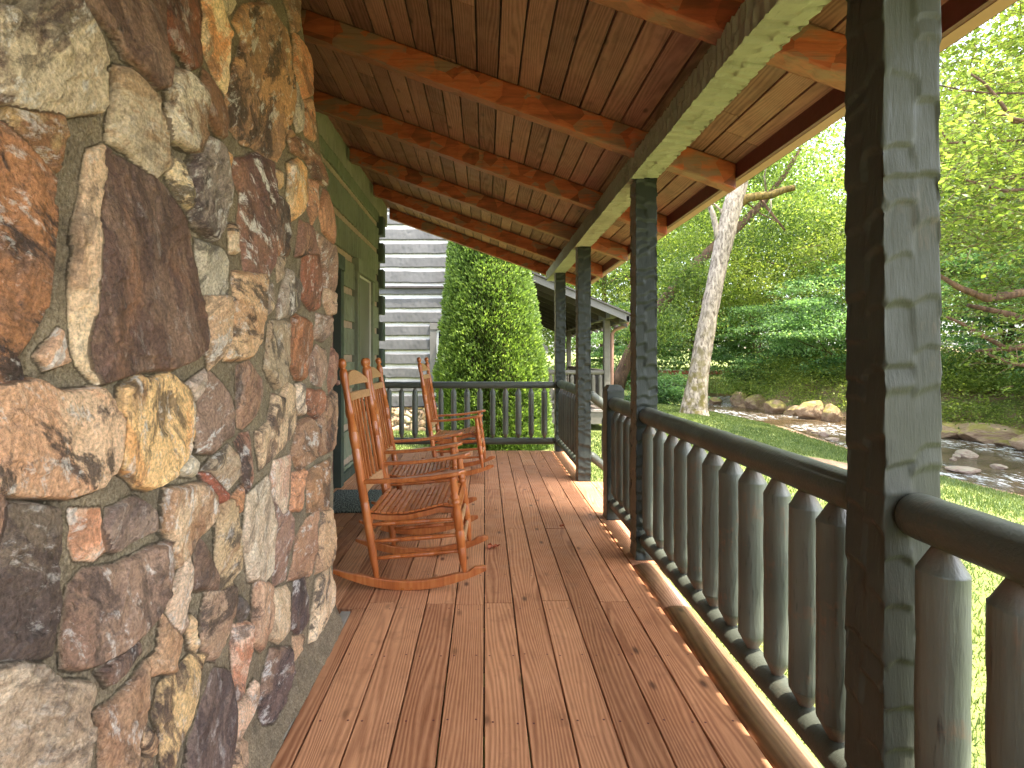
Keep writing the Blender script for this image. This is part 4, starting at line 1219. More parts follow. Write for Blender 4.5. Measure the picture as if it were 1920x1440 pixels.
# ---------------------------------------------------------------- grey neighbouring cabin
NY = 12.5
def build_neighbour():
    root = thing('grey_cabin', 'grey log cabin with white chinking and stone foundation behind the arborvitae', 'cabin')
    s_ = NY / F
    zl = [EYE + (VY - p_) * s_ for p_ in (425, 452.6, 478.6, 504.7, 533.5, 556, 581, 607.8, 633, 660, 686.5, 712, 738)]
    zl = [zl[0] + .325 * k for k in range(6, 0, -1)] + zl
    bottom = EYE - (763 - VY) * s_
    x0, x1 = -7.5, .42
    wx0, wx1, wz0, wz1 = (806 - VX) * s_, .05, EYE - (716 - VY) * s_, EYE + (VY - 606) * s_
    def spans(a, b):
        return [(x0, wx0), (wx1, x1)] if (b > wz0 + .02 and a < wz1 - .02) else [(x0, x1)]
    sd_ = 400
    ck = MB()
    for i in range(len(zl)):
        z1 = zl[i] - .04; z0 = (zl[i + 1] + .04) if i + 1 < len(zl) else bottom
        if z1 - z0 < .05: continue
        for a, b in spans(z0, z1):
            sd_ += 1
            hewn('log', b - a, .20, z1 - z0, MAT['greylog'], root, spacing=.10, depth=.010, res=.03, cols=2, seed=sd_, curve=.02, wob=.012, axis='X', origin=(a, NY + .1, (z0 + z1) / 2), rnd=sd_ * .23 % 1)
    for z in zl:
        for a, b in spans(z - .03, z + .03): ck.box(a, b, NY + .035, NY + .12, z - .05, z + .05, rg.random())
    ck.build('chinking', MAT['whitechink'], root)
    ld = MB(); zz = EYE + (VY - 538) * s_; ld.box(x0, x1, NY - .05, NY + .02, zz - .03, zz + .015); ld.build('dark_band', MAT['darkwood'], root)  # dark horizontal strip standing proud of the grey logs
    bk = MB(); bk.box(x0, x1, NY + .13, NY + 9, -.6, 6.1); bk.build('cabin_body', MAT['darkwood'], root)
    # stone foundation
    fy = np.linspace(x0, x1, 220); fz = np.linspace(-.75, bottom - .01, 40)
    Xg, Zg = np.meshgrid(fy, fz)
    rs = np.random.RandomState(8); C = np.stack([rs.uniform(x0, x1, 260), rs.uniform(-.75, bottom, 260)], 1)
    D = (Xg[..., None] - C[:, 0]) ** 2 + ((Zg[..., None] - C[:, 1]) * 1.3) ** 2
    o_ = np.argsort(D, -1)[..., :2]; d1 = np.sqrt(np.take_along_axis(D, o_[..., :1], -1))[..., 0]; d2 = np.sqrt(np.take_along_axis(D, o_[..., 1:], -1))[..., 0]
    stn = np.clip((d2 - d1) / .03, 0, 1)
    pal = np.array([srgb(*c)[:3] for c in ((206,176,140),(190,150,110),(214,196,170),(170,130,100),(200,170,120))])
    ca = pal[rs.randint(0, 5, 260)][o_[..., 0]]; cb = pal[rs.randint(0, 5, 260)][o_[..., 0]]
    V = np.stack([Xg, NY - .02 - .04 * stn, Zg], -1).reshape(-1, 3)
    W = Xg.shape[1]; i0, j0 = np.meshgrid(np.arange(len(fz) - 1), np.arange(W - 1), indexing='ij'); a = i0 * W + j0
    mesh_np('foundation', V, np.stack([a, a + 1, a + W + 1, a + W], -1).reshape(-1, 4), MAT['stone'], root,
            {'ca': ca.reshape(-1, 3), 'cb': cb.reshape(-1, 3), 'sid': o_[..., 0].ravel() * .37, 'stone': (stn > .5).astype(float).ravel()})
    # window
    mb = MB(); y0, y1 = NY - .03, NY + .12
    mb.box(wx0, wx0 + .15, y0, y1, wz0, wz1 - .152); mb.box(wx1 - .15, wx1, y0, y1, wz0, wz1 - .152); mb.box(wx0, wx1, y0 - .01, y1, wz1 - .15, wz1); mb.box(wx0 - .02, wx1 + .02, y0 - .03, y1, wz0 - .08, wz0 - .002)
    win = mb.build('window', MAT['greytrim'], root, bevel=.004)
    fr = MB(); a0, a1, b0, b1 = wx0 + .152, wx1 - .152, wz0 + .002, wz1 - .154
    for (p, q, r_, t_) in ((a0, a0 + .05, b0, b1), (a1 - .05, a1, b0, b1), (a0 + .051, a1 - .051, b1 - .05, b1), (a0 + .051, a1 - .051, b0, b0 + .06), (a0 + .051, a1 - .051, (b0 + b1) / 2 - .02, (b0 + b1) / 2 + .02)):
        fr.box(p, q, NY + .01, NY + .06, r_, t_)
    fr.build('frame', MAT['white_frame'], win)
    gl = MB(); gl.box(a0 + .04, a1 - .04, NY + .04, NY + .045, b0 + .04, b1 - .04); gl.build('pane', MAT['glass'], win)
    # porch of the grey cabin, running away from the camera
    px_ = lambda p_, Y: (p_ - VX) * Y / F
    fl = MB(); fl.box(.42, 3.02, 12.4, 20.5, -.06, -.01); fl.build('porch_floor', MAT['floor_grey'], root)
    sk = MB(); sk.box(.42, 3.0, 12.42, 12.46, -.34, -.065); sk.box(2.96, 3.0, 12.47, 20.4, -.34, -.065); sk.build('skirt_board', MAT['greywood'], root)
    bx = MB(); bx.box(.36, .42, 12.5, 20.5, -.6, 3.2); bx.build('side_wall', MAT['darkwood'], root)
    # roof: slope measured from the rake board
    Yr = 11.7
    xa, xb = px_(975, Yr), px_(1180, Yr)
    za, zb = EYE + (VY - 503) * Yr / F, EYE + (VY - 590) * Yr / F
    slp = (zb - za) / (xb - xa)
    zf = lambda x: za + slp * (x - xa)
    xl = -.4
    rk = MB(); vs = [(xl, Yr, zf(xl) - .16), (xb, Yr, zf(xb) - .16), (xb, Yr, zf(xb)), (xl, Yr, zf(xl))]
    rk.add(vs + [(p[0], p[1] + .05, p[2]) for p in vs], [(0, 1, 2, 3), (7, 6, 5, 4), (0, 4, 5, 1), (1, 5, 6, 2), (2, 6, 7, 3), (3, 7, 4, 0)]); rk.build('rake_board', MAT['greytrim'], root)
    rf = MB(); vs = [(xl, Yr - .04, zf(xl) + .003), (xb + .06, Yr - .04, zf(xb + .06) + .003), (xb + .06, 21, zf(xb + .06) + .003), (xl, 21, zf(xl) + .003)]
    rf.hexa(vs + [(p[0], p[1], p[2] + .04) for p in vs]); rf.build('roof', MAT['shingle'], root)
    sf = MB(); vs = [(xl, Yr + .052, zf(xl) - .05), (xb - .1, Yr + .052, zf(xb - .1) - .05), (xb - .1, 20.9, zf(xb - .1) - .05), (xl, 20.9, zf(xl) - .05)]
    sf.hexa(vs + [(p[0], p[1], p[2] + .03) for p in vs]); sf.build('soffit', MAT['darkwood'], root)
    for k in range(11):
        y = 12.35 + k * .80; xe = 3.30
        f_ = MB(); vs = [(xl, y, zf(xl) - .19), (xe, y, zf(xe) - .19), (xe, y + .07, zf(xe) - .19), (xl, y + .07, zf(xl) - .19)]
        f_.hexa(vs + [(p[0], p[1], p[2] + .135) for p in vs]); f_.build('rafter', MAT['darkwood'], root)
    hewn('beam', 8.9, .16, .16, MAT['greytrim'], root, spacing=.08, depth=.004, res=.05, cols=1, seed=500, axis='Y', origin=(2.88, 11.95, 2.18), rnd=.2)
    for i, y in enumerate((12.6, 15.4, 18.3)):
        o = hewn('post', 2.10, .15, .15, MAT['greywood'], root, spacing=.10, depth=.008, res=.03, cols=1, seed=510 + i, wob=.005, rnd=i * .3); o.location = (2.88, y, 0)
    gt = MB(); gt.box(xb - .06, xb + .06, Yr, 20.9, zf(xb) - .15, zf(xb) - .03); gt.build('gutter', MAT['greytrim'], root)
    dn = MB(); xd = px_(1148, 12.7)
    pts = [at(1177, 598, 12.3), at(1176, 608, 12.4), at(1168, 613, 12.5), at(1153, 618, 12.7), at(1148, 625, 12.75), at(1147.5, 660, 12.75), (xd, 12.75, -.55)]
    dn.tube(pts, .042, 10); dn.build('downspout', MAT['copper'], root)
    # its own log railing across the porch front
    for nm, z, r_ in (('top_rail', .86, .055), ('bottom_rail', .14, .05)):
        rail_log(nm, (.45, 12.6, z), (2.82, 12.6, z), r_, 60, MAT['greywood'], root, n=16)
    for k in range(14):
        o = bpy.data.objects.new('baluster', bal_mesh(.045, .64, MAT['greywood'], k % 4)); link(o, root); o.location = (.55 + .168 * k, 12.6, .18)
    for nm, z, r_ in (('top_rail', .86, .055), ('bottom_rail', .14, .05)):
        rail_log(nm, (2.88, 12.7, z), (2.88, 18.2, z), r_, 61, MAT['greywood'], root, n=16)
    for k in range(30):
        o = bpy.data.objects.new('baluster', bal_mesh(.045, .64, MAT['greywood'], k % 4)); link(o, root); o.location = (2.88, 12.9 + .175 * k, .18)
build_neighbour()
def far_cabin():
    root = thing('far_cabin', 'brown cabin corner with a small eave seen between arborvitae and corner post', 'cabin')
    mb = MB(); Y = 25.0
    x1 = (1003 - VX) * Y / F
    mb.box(-3.0, x1 - .32, Y + .05, Y + 6, -.6, 4.0); mb.build('wall', MAT['brownpost'], root)
    mb = MB(); mb.box(x1 - .31, x1, Y, Y + .3, -.6, 4.0); mb.build('corner_board', MAT['brownpost'], root)
    e = MB(); a = at(1003, 640, Y); b = at(1026, 650, Y)
    e.hexa([(a[0], Y - .3, a[2] - .35), (b[0], Y - .3, b[2] - .2), (b[0], Y + 5, b[2] - .2), (a[0], Y + 5, a[2] - .35), (a[0], Y - .3, a[2] + .05), (b[0], Y - .3, b[2]), (b[0], Y + 5, b[2]), (a[0], Y + 5, a[2] + .05)])
    e.build('eave', MAT['greytrim'], root)
far_cabin()

# ---------------------------------------------------------------- terrain
NEAR = [(8.4, -40), (8.6, -5), (9.2, 8), (9.0, 10.4), (9.4, 14.1), (9.9, 17.5), (9.5, 22), (9.8, 25), (10.8, 28), (12.6, 30), (17.5, 32.7), (30, 36.5), (60, 43)]
FAR_ = [(14.2, -40), (14.2, 4), (14.0, 13.9), (13.9, 15.7), (13.1, 19.7), (12.2, 22.5), (11.6, 24.5), (12.2, 26.5), (13.8, 28.3), (18, 30.6), (31, 34.5), (60, 40)]
RIV = NEAR + FAR_[::-1]
def river_d(x, y):
    P = np.array(RIV); n = len(P)
    d2 = np.full(x.shape, 1e9); ins = np.zeros(x.shape, bool)
    for k in range(n):
        ax, ay = P[k]; bx, by = P[(k + 1) % n]; dx, dy = bx - ax, by - ay
        t = np.clip(((x - ax) * dx + (y - ay) * dy) / (dx * dx + dy * dy), 0, 1)
        d2 = np.minimum(d2, (x - ax - t * dx) ** 2 + (y - ay - t * dy) ** 2)
        if by != ay: ins ^= ((ay > y) != (by > y)) & (x < dx * (y - ay) / (by - ay) + ax)
    return np.sqrt(d2) * np.where(ins, -1, 1)
def far_side(x, y):
    fy = np.interp(y, [p[1] for p in FAR_], [p[0] for p in FAR_])
    return x > fy - 1.5
WZ = -1.08
def ground_z(x, y):
    x = np.asarray(x, float); y = np.asarray(y, float)
    d = river_d(x, y)
    t = np.clip(d / 3.4, 0, 1)
    near = -1.10 + t * .60
    tf = np.clip(d / 2.2, 0, 1)
    far = -1.10 + tf * 1.25 + np.clip(d - 2.2, 0, 60) * .05
    z = np.where(far_side(x, y), far, near)
    z = np.where(d < 0, -1.10 - np.clip(-d, 0, 1) * .45, z)
    z = z + np.clip(y - 24, 0, 60) * .02 * np.clip(d, 0, 1) * np.where(far_side(x, y), 0, 1)
    return z + .035 * vnoise(x / 1.7, y / 1.7, 3, 3) * np.clip(d + .3, 0, 1) * np.clip((np.abs(x) - 1) / 3, 0, 1)
def gz(x, y): return float(ground_z(np.array([x]), np.array([y]))[0])
def build_ground():
    gx = np.concatenate([np.array([-300, -150, -80, -40, -20, -10]), np.arange(-8, 24, .22), np.array([25, 27, 30, 35, 42, 60, 100, 180, 320])])
    gy = np.concatenate([np.array([-300, -120, -50, -20]), np.arange(-10, 40, .25), np.array([41, 43, 46, 50, 60, 80, 120, 200, 400, 700])])
    X, Y = np.meshgrid(gx, gy); Z = ground_z(X, Y)
    d = river_d(X, Y); fs = far_side(X, Y)
    bare = np.clip(1.0 - ((X - 5.6) ** 2 / 4.0 + (Y - 8.4) ** 2 / 1.6), 0, 1) * .9
    bare = np.maximum(bare, np.clip(1 - (d - .1) / .8, 0, 1))
    bare = np.where(fs, np.maximum(bare, .5), bare)
    W = X.shape[1]; i0, j0 = np.meshgrid(np.arange(X.shape[0] - 1), np.arange(W - 1), indexing='ij'); a = i0 * W + j0
    o = mesh_np('ground', np.stack([X, Y, Z], -1).reshape(-1, 3), np.stack([a, a + 1, a + W + 1, a + W], -1).reshape(-1, 4), MAT['ground'], None, {'bare': bare.ravel()}, smooth=True)
    tag(o, 'lawn and river banks', 'ground', kind='structure')
    rx = np.arange(8, 62, .5); ry = np.arange(-41, 46, .5)
    X, Y = np.meshgrid(rx, ry); W = X.shape[1]; i0, j0 = np.meshgrid(np.arange(X.shape[0] - 1), np.arange(W - 1), indexing='ij'); a = i0 * W + j0
    o = mesh_np('river', np.stack([X, Y, np.full(X.shape, WZ)], -1).reshape(-1, 3), np.stack([a, a + 1, a + W + 1, a + W], -1).reshape(-1, 4), MAT['water'], None, smooth=True)
    tag(o, 'shallow brown river with white riffles', 'river', kind='structure')
    mb = MB(); z = gz(26, 30) + .03
    mb.add([(20, -10, gz(21, 10) + .12), (60, -10, gz(60, 10) + .1), (60, 30, gz(60, 30) + .1), (20, 27, gz(20, 27) + .12)], [(0, 1, 2, 3)])
    tag(mb.build('gravel_lot', MAT['lot']), 'pale gravel beyond the trees', 'road', kind='structure')
build_ground()

def build_grass():
    rs = np.random.RandomState(2)
    n = 330000
    u = rs.rand(n)
    Y = -1 + 24 * u ** 1.35; X = 1.12 + rs.rand(n) * 10.5
    ang = (X > .12 * Y)
    d = river_d(X, Y)
    bare = 1.0 - ((X - 5.6) ** 2 / 4.0 + (Y - 8.4) ** 2 / 1.6)
    keep = (d > .35 + rs.rand(n) * .5) & ang & (bare < .1 + .5 * rs.rand(n)) & ~((X < 3.1) & (Y > 12.2)) & ~((X < 1.95) & (Y > 4.1) & (Y < 5.4))
    X2 = rs.uniform(-4, .4, 26000); Y2 = rs.uniform(7.1, 12.4, 26000)
    X = np.concatenate([X[keep], X2]); Y = np.concatenate([Y[keep], Y2])
    n = len(X); Z = ground_z(X, Y) - .004
    h = rs.uniform(.025, .062, n) * (1 + .3 * vnoise(X, Y, 9, 2)); a = rs.rand(n) * 6.283; wd = .0022 + .0007 * np.hypot(X, Y) * .9
    lx, ly = rs.normal(0, .020, n), rs.normal(0, .020, n)
    dx, dy = np.cos(a) * wd, np.sin(a) * wd
    V = np.stack([np.stack([X - dx, Y - dy, Z], 1), np.stack([X + dx, Y + dy, Z], 1), np.stack([X + lx, Y + ly, Z + h], 1)], 1).reshape(-1, 3)
    r = np.repeat(np.clip(.5 + .35 * vnoise(X / 1.1, Y / 1.1, 6, 3) + rs.normal(0, .2, n), 0, 1), 3)
    o = mesh_np('grass', V, np.arange(3 * n).reshape(-1, 3), MAT['grass'], None, {'rnd': r})
    tag(o, 'bright green mown grass', 'grass', kind='stuff')
build_grass()

# ---------------------------------------------------------------- foliage
def leaf_quads(P, size, rs, tilt=.7, aspect=.55, droop=0.0):
    """pointed leaves (folded diamonds) at P (n,3)"""
    n = len(P)
    a = rs.rand(n) * 6.283; t = rs.normal(0, tilt, n)
    d = np.stack([np.cos(a) * np.cos(t), np.sin(a) * np.cos(t), np.sin(t) - droop], 1); d /= np.linalg.norm(d, axis=1)[:, None]
    up = np.stack([rs.normal(0, .45, n), rs.normal(0, .45, n), np.ones(n)], 1)
    s_ = np.cross(d, up); s_ /= np.linalg.norm(s_, axis=1)[:, None] + 1e-9
    L = size * rs.uniform(.65, 1.25, n)[:, None]; W = L * aspect * .5
    nn = np.cross(s_, d)
    V = np.stack([P - d * L * .5, P + s_ * W + nn * W * .25, P + d * L * .5, P - s_ * W + nn * W * .25], 1)
    return V.reshape(-1, 3)

def crown_points(rs, n, R, clumps, flat=.35, cr=.28, shell=.55):
    """layered clumps through an ellipsoid of radii R"""
    C = []
    while len(C) < clumps:
        v = rs.uniform(-1, 1, 3); q = np.linalg.norm(v)
        if q < 1 and (q > shell or rs.rand() < .3): C.append(v)
    C = np.array(C)
    k = rs.randint(0, clumps, n)
    g = rs.normal(0, 1, (n, 3)); g[:, 2] *= flat
    rad = cr * rs.uniform(.5, 1.4, clumps)[k][:, None]
    P = C[k] + g * rad
    return P * np.array(R), k

def make_tree_mesh(seed, h, R, zc_, n, leaf, mat, clumps=90, trunk_r=.22, lean=(0, 0), barkm='bark_brown', limbs=9, cr=.2, flat=.35, shell=.5):
    rs = np.random.RandomState(seed); rr = random.Random(seed)
    P, k = crown_points(rs, n, R, clumps, flat, cr, shell)
    P[:, 2] += zc_; P[:, 0] += lean[0]; P[:, 1] += lean[1]
    V = leaf_quads(P, leaf, rs)
    tone = rs.normal(.5, .30, clumps)[k] + rs.normal(0, .17, n)
    att = np.repeat(np.clip(tone, 0, 1), 4)
    mb = MB()
    pts = []; rad = []
    for i in range(9):
        t = i / 8
        pts.append((lean[0] * t + rr.uniform(-.1, .1) * (i > 0), lean[1] * t + rr.uniform(-.1, .1) * (i > 0), -.2 + (zc_ + R[2] * .5) * t)); rad.append(trunk_r * (1.25 if i == 0 else 1) * (1 - .8 * t) + .02)
    mb.tube(pts, rad, 9, rr.random())
    for i in range(limbs):
        t = rr.uniform(.25, .9); j = int(t * 8); b = Vector(pts[j]); a = rr.uniform(0, 6.28)
        q = P[rr.randrange(n)]
        e = Vector(q); m_ = b.lerp(e, .5) + Vector((rr.uniform(-.4, .4), rr.uniform(-.4, .4), rr.uniform(-.1, .5)))
        r_ = rad[j] * .45
        mb.tube([b, b.lerp(m_, .5) + Vector((0, 0, .1)), m_, e], [r_, r_ * .8, r_ * .5, .012], 6, rr.random())
        for s_ in range(3):
            q2 = Vector(P[rr.randrange(n)])
            if (q2 - m_).length < max(R) * .7: mb.tube([m_, m_.lerp(q2, .5) + Vector((0, 0, .08)), q2], [r_ * .4, r_ * .25, .006], 5, rr.random())
    return (V, att, mat, mb, barkm)

def place_tree(tm, x, y, label, group, rz=0.0, sc=1.0, name='tree', z=None, cat='tree'):
    if 'o' not in tm:
        V, att, mat, mb, bm = tm['g']
        root = bpy.data.objects.new(name, None); link(root)
        mesh_np('crown', V, np.arange(len(V)).reshape(-1, 4), mat, root, {'rnd': att})
        mb.build('trunk', MAT[bm], root)
        tm['o'] = root; o = root
    else:
        o = copy_tree(tm['o']); o.name = name
    o.location = (x, y, (gz(x, y) if z is None else z) - .05); o.rotation_euler = (0, 0, rz); o.scale = (sc, sc, sc)
    tag(o, label, cat, group)
    return o
# ---------------------------------------------------------------- trees and shrubs
# the arborvitae
def arborvitae():
    root = thing('arborvitae', 'tall dense bright green arborvitae rising behind the end railing', 'arborvitae', (.21, 10.4, -.5))
    rs = np.random.RandomState(21); n = 190000
    H = 6.2
    t = rs.rand(n) ** 1.25 * .97
    z = t * H
    a = rs.rand(n) * 6.283
    def rad(z_):
        return np.interp(z_, [0, .3, 1.4, 2.05, 2.9, 3.8, 4.6, 5.4, 5.9, 6.2], [1.0, 1.07, 1.03, .94, .84, .75, .62, .38, .18, .02])
    bump = .12 * vnoise(a * 2.4 + 50, z * 2.2, 4, 3) + .045 * vnoise(a * 9, z * 7, 14, 2)
    cl = np.exp(-((a - 4.52) / .14) ** 2) * (z < 2.2) * .10          # the cleft between two stems
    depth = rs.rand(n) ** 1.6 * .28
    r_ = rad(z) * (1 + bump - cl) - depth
    P = np.stack([r_ * np.cos(a) - .04 * z, r_ * np.sin(a), z], 1)
    d = np.stack([np.cos(a) * .75, np.sin(a) * .75, np.full(n, .75)], 1) + rs.normal(0, .38, (n, 3)); d /= np.linalg.norm(d, axis=1)[:, None]
    up = np.stack([-np.sin(a), np.cos(a), rs.normal(0, .5, n)], 1) + rs.normal(0, .6, (n, 3))
    s_ = np.cross(d, up); s_ /= np.linalg.norm(s_, axis=1)[:, None]
    L = rs.uniform(.035, .09, n)[:, None]; W = L * .22
    V = np.stack([P, P + d * L * .5 + s_ * W, P + d * L, P + d * L * .5 - s_ * W], 1).reshape(-1, 3)
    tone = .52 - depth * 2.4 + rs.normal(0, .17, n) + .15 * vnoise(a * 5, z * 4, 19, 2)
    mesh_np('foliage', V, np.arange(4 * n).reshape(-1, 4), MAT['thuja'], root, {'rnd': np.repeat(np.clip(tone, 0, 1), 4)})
    mb = MB(); rr = random.Random(4)
    for (dx, dy) in ((-.12, .1), (.14, -.05), (.02, .2), (-.3, -.5), (-.05, -.55)):
        mb.tube([(dx, dy, -.15), (dx * 1.6, dy * 1.1, .9), (dx * 2.0, dy * 1.1, 2.0), (dx, dy * .6, 3.8)], [.06, .05, .04, .015], 8, rr.random())
    mb.build('trunk', MAT['bark_brown'], root)
    # inner mass so that the far side does not show through
    mb = MB(); pts = []; rd = []
    for k in range(14):
        zz = .1 + k / 13 * (H - .9); pts.append((0, 0, zz)); rd.append(max(.02, float(rad(np.array(zz))) * .72))
    rr2 = random.Random(3); mb.tube(pts, rd, 20, 0, True, 1, .08, rr2); mb.build('inner_branches', MAT['bark_brown'], root)
arborvitae()

# the pale leaning tree by the river
def pale_tree():
    Y = 16.2
    root = thing('pale_barked_tree', 'tall pale barked tree leaning slightly right on the lawn by the river', 'tree')
    P = [(1301, 782), (1301, 765), (1304, 745), (1309, 710), (1315, 670), (1322, 630), (1330, 585), (1339, 540), (1349, 490), (1358, 450), (1367, 412), (1377, 375), (1386, 345), (1396, 290), (1404, 230), (1410, 150)]
    R = [.46, .39, .345, .29, .275, .265, .25, .25, .245, .27, .265, .27, .24, .21, .18, .14]
    mb = MB(); rr = random.Random(6)
    pts = [Vector(at(a, b, Y)) for a, b in P]
    # densify
    pp, rd = [], []
    for i in range(len(pts) - 1):
        for k in range(4):
            u = k / 4; pp.append(pts[i].lerp(pts[i + 1], u)); rd.append((R[i] * (1 - u) + R[i + 1] * u) * rr.uniform(.965, 1.035))
    mb.tube(pp, rd, 22, .2, jit=.03, rng=rr)
    mb.build('trunk', MAT['bark_pale'], root)
    def limb(pxs, r0, r1, Y2=None, m='bark_pale', nm='branch'):
        b = MB(); n = len(pxs); q = [Vector(at(a, c, Y + (0 if Y2 is None else Y2 * i / n))) for i, (a, c) in enumerate(pxs)]
        b.tube(q, [r0 + (r1 - r0) * i / (n - 1) for i in range(n)], 9, rr.random()); b.build(nm, MAT[m], root)
    limb([(1350, 462), (1343, 430), (1336, 400), (1330, 385), (1318, 360), (1300, 330)], .10, .05)
    limb([(1362, 420), (1352, 395), (1340, 383), (1325, 378)], .05, .02)
    limb([(1384, 385), (1400, 372), (1420, 368), (1445, 366), (1470, 356), (1490, 352)], .15, .09, -.5, 'bark_moss')
    limb([(1425, 372), (1440, 392), (1456, 412), (1472, 432)], .05, .025, -.4, 'bark_brown')
    limb([(1398, 378), (1425, 400), (1455, 415), (1462, 418)], .025, .012, -.4, 'bark_brown')
    limb([(1437, 360), (1433, 330), (1440, 300)], .03, .012, -.4)
    limb([(1445, 366), (1446, 392), (1441, 402)], .02, .012, -.4)
    limb([(1390, 330), (1430, 290), (1480, 240), (1530, 190)], .10, .03, .5)
    rs = np.random.RandomState(3)
    Pc, k = crown_points(rs, 26000, (4.2, 4.0, 2.6), 70, .4, .2, .3)
    Pc += np.array(at(1410, 150, Y)) + np.array([3.0, 2.4, 2.6])
    V = leaf_quads(Pc, .14, rs)
    mesh_np('crown', V, np.arange(len(V)).reshape(-1, 4), MAT['leaf_mid'], root, {'rnd': np.repeat(np.clip(rs.normal(.5, .2, 70)[k] + rs.normal(0, .15, len(k)), 0, 1), 4)})
pale_tree()
def leaning_tree():
    Y = 22.0
    root = thing('leaning_brown_tree', 'brown trunk leaning strongly right behind the pale tree', 'tree')
    P = [(1158, 728), (1163, 705), (1178, 672), (1205, 620), (1240, 572), (1268, 535), (1300, 500), (1340, 462), (1385, 425), (1430, 380), (1470, 330), (1500, 280)]
    R = [.30, .27, .26, .25, .24, .22, .21, .2, .17, .14, .1, .07]
    mb = MB(); rr = random.Random(8); mb.tube([at(a, b, Y) for a, b in P], R, 14, .5, jit=.04, rng=rr); mb.build('trunk', MAT['bark_brown'], root)
    rs = np.random.RandomState(5)
    for (px_, py_, sc_) in ((1250, 470, 2.6), (1440, 300, 3.0)):
        pass
    Pc, k = crown_points(rs, 42000, (5.5, 3.4, 4.0), 90, .4, .19, .25)
    Pc += np.array(at(1330, 330, Y + 1.8))
    P2 = rs.normal(0, 1, (5000, 3)) * np.array([.9, .8, .55]) + np.array(at(1222, 610, 20.5))
    P3 = rs.normal(0, 1, (3500, 3)) * np.array([.7, .6, .4]) + np.array(at(1290, 520, 20.5))
    Pc = np.vstack([Pc, P2, P3]); k = np.concatenate([k, rs.randint(0, 90, 8500)])
    V = leaf_quads(Pc, .12, rs)
    mesh_np('crown', V, np.arange(len(V)).reshape(-1, 4), MAT['leaf_mid'], root, {'rnd': np.repeat(np.clip(rs.normal(.5, .2, 90)[k] + rs.normal(0, .17, len(k)), 0, 1), 4)})
leaning_tree()

# broad-leaved tree whose branches reach in from the right, above the near bank
def near_tree():
    root = thing('overhanging_tree', 'bright leafy tree reaching its branches in from the right edge above the river', 'tree')
    rs = np.random.RandomState(12); rr = random.Random(12)
    T = Vector((15.6, 11.2, -.5))
    tr = MB(); tr.tube([T, T + Vector((-.2, 0, 2)), T + Vector((-.5, -.2, 4)), T + Vector((-.4, -.4, 6.5)), T + Vector((0, -.5, 9.5))], [.42, .33, .28, .22, .1], 14, .3, jit=.04, rng=rr); tr.build('trunk', MAT['bark_brown'], root)
    ends = []
    br = []
    # the boughs that can be told apart, as traced
    B = [([(1960, 612), (1900, 592), (1860, 582), (1815, 572)], 10.5, .085), ([(1850, 560), (1800, 540), (1762, 517)], 9.5, .07), ([(1890, 655), (1840, 628), (1800, 605), (1775, 594)], 10, .05),
         ([(1960, 655), (1900, 652), (1870, 655), (1830, 658)], 11, .06), ([(1960, 690), (1900, 682), (1860, 668), (1835, 655)], 10.5, .045), ([(1960, 235), (1900, 222), (1870, 212)], 8, .03),
         ([(1900, 228), (1875, 190), (1845, 155), (1815, 135)], 8.2, .03), ([(1960, 330), (1905, 334), (1880, 336)], 8.5, .022), ([(1880, 358), (1850, 348), (1812, 338)], 8.5, .03), ([(1850, 175), (1800, 168), (1762, 160)], 9, .02), ([(1780, 268), (1762, 240)], 9, .02)]
    for pxs, Y, r0 in B:
        b = MB(); n = len(pxs)
        far = Vector(at(*pxs[0], Y))
        root_p = T + Vector((-.3, -.2, max(2.4, min(8.5, far.z + 1.2))))
        q = [root_p, root_p.lerp(far, .5) + Vector((0, 0, .15)), far] + [Vector(at(a, c, Y)) for a, c in pxs[1:]]
        rd = [r0 * 1.8, r0 * 1.3, r0] + [r0 * (1 - .75 * (i + 1) / n) for i in range(n - 1)]
        b.tube(q, rd, 8, rr.random(), jit=.05, rng=rr); b.build('bough', MAT['bark_brown'], root)
    # leaf sprays: flat twigs carrying alternate leaves
    tw = MB(); L = []; tone = []
    def spray(c, n, size, spread, tn):
        d = Vector((rr.gauss(-.5, .6), rr.gauss(-.6, .6), rr.gauss(-.12, .25))).normalized()
        side = d.cross(Vector((rr.gauss(0, .2), rr.gauss(0, .2), 1))).normalized()
        tw.tube([c, c + d * spread * .6 + Vector((0, 0, .02)), c + d * spread], [.006, .004, .002], 4, rr.random(), False)
        for k in range(n):
            u = (k + .5) / n; sg = 1 if k % 2 else -1
            p = c + d * spread * u + side * sg * size * rr.uniform(.35, .9) + Vector((0, 0, rr.gauss(0, .03)))
            L.append(p); tone.append(tn + rr.gauss(0, .16))
    clN = 130
    cl = []
    while len(cl) < clN:
        Y = rr.uniform(8.2, 15.0)
        px_ = rr.uniform(1440, 2350); py_ = rr.uniform(-350, 640)
        if px_ < 1640 and py_ > 430: continue
        if px_ < 1740 and not (px_ < 1590 and Y > 12): continue
        if py_ < 560 and 1440 < px_ < 1700 and rr.random() < .3: continue
        p = Vector(at(px_, py_, Y))
        if p.z > 11.5 or p.x > 17 or p.x < 4.9: continue
        cl.append((p, rr.gauss(.58 if py_ < 420 else .42, .14)))
    for p, tn in cl:
        for s_ in range(60):
            q = p + Vector((rr.gauss(0, .75), rr.gauss(0, .75), rr.gauss(0, .30)))
            spray(q, 7, .085, rr.uniform(.3, .6), tn)
    L = np.array([list(p) for p in L]); V = leaf_quads(L, .11, rs, .45, .55, .25)
    mesh_np('crown', V, np.arange(len(V)).reshape(-1, 4), MAT['leaf_bright'], root, {'rnd': np.repeat(np.clip(tone, 0, 1), 4)})
    tw.build('twig', MAT['bark_brown'], root)['kind'] = 'stuff'
near_tree()

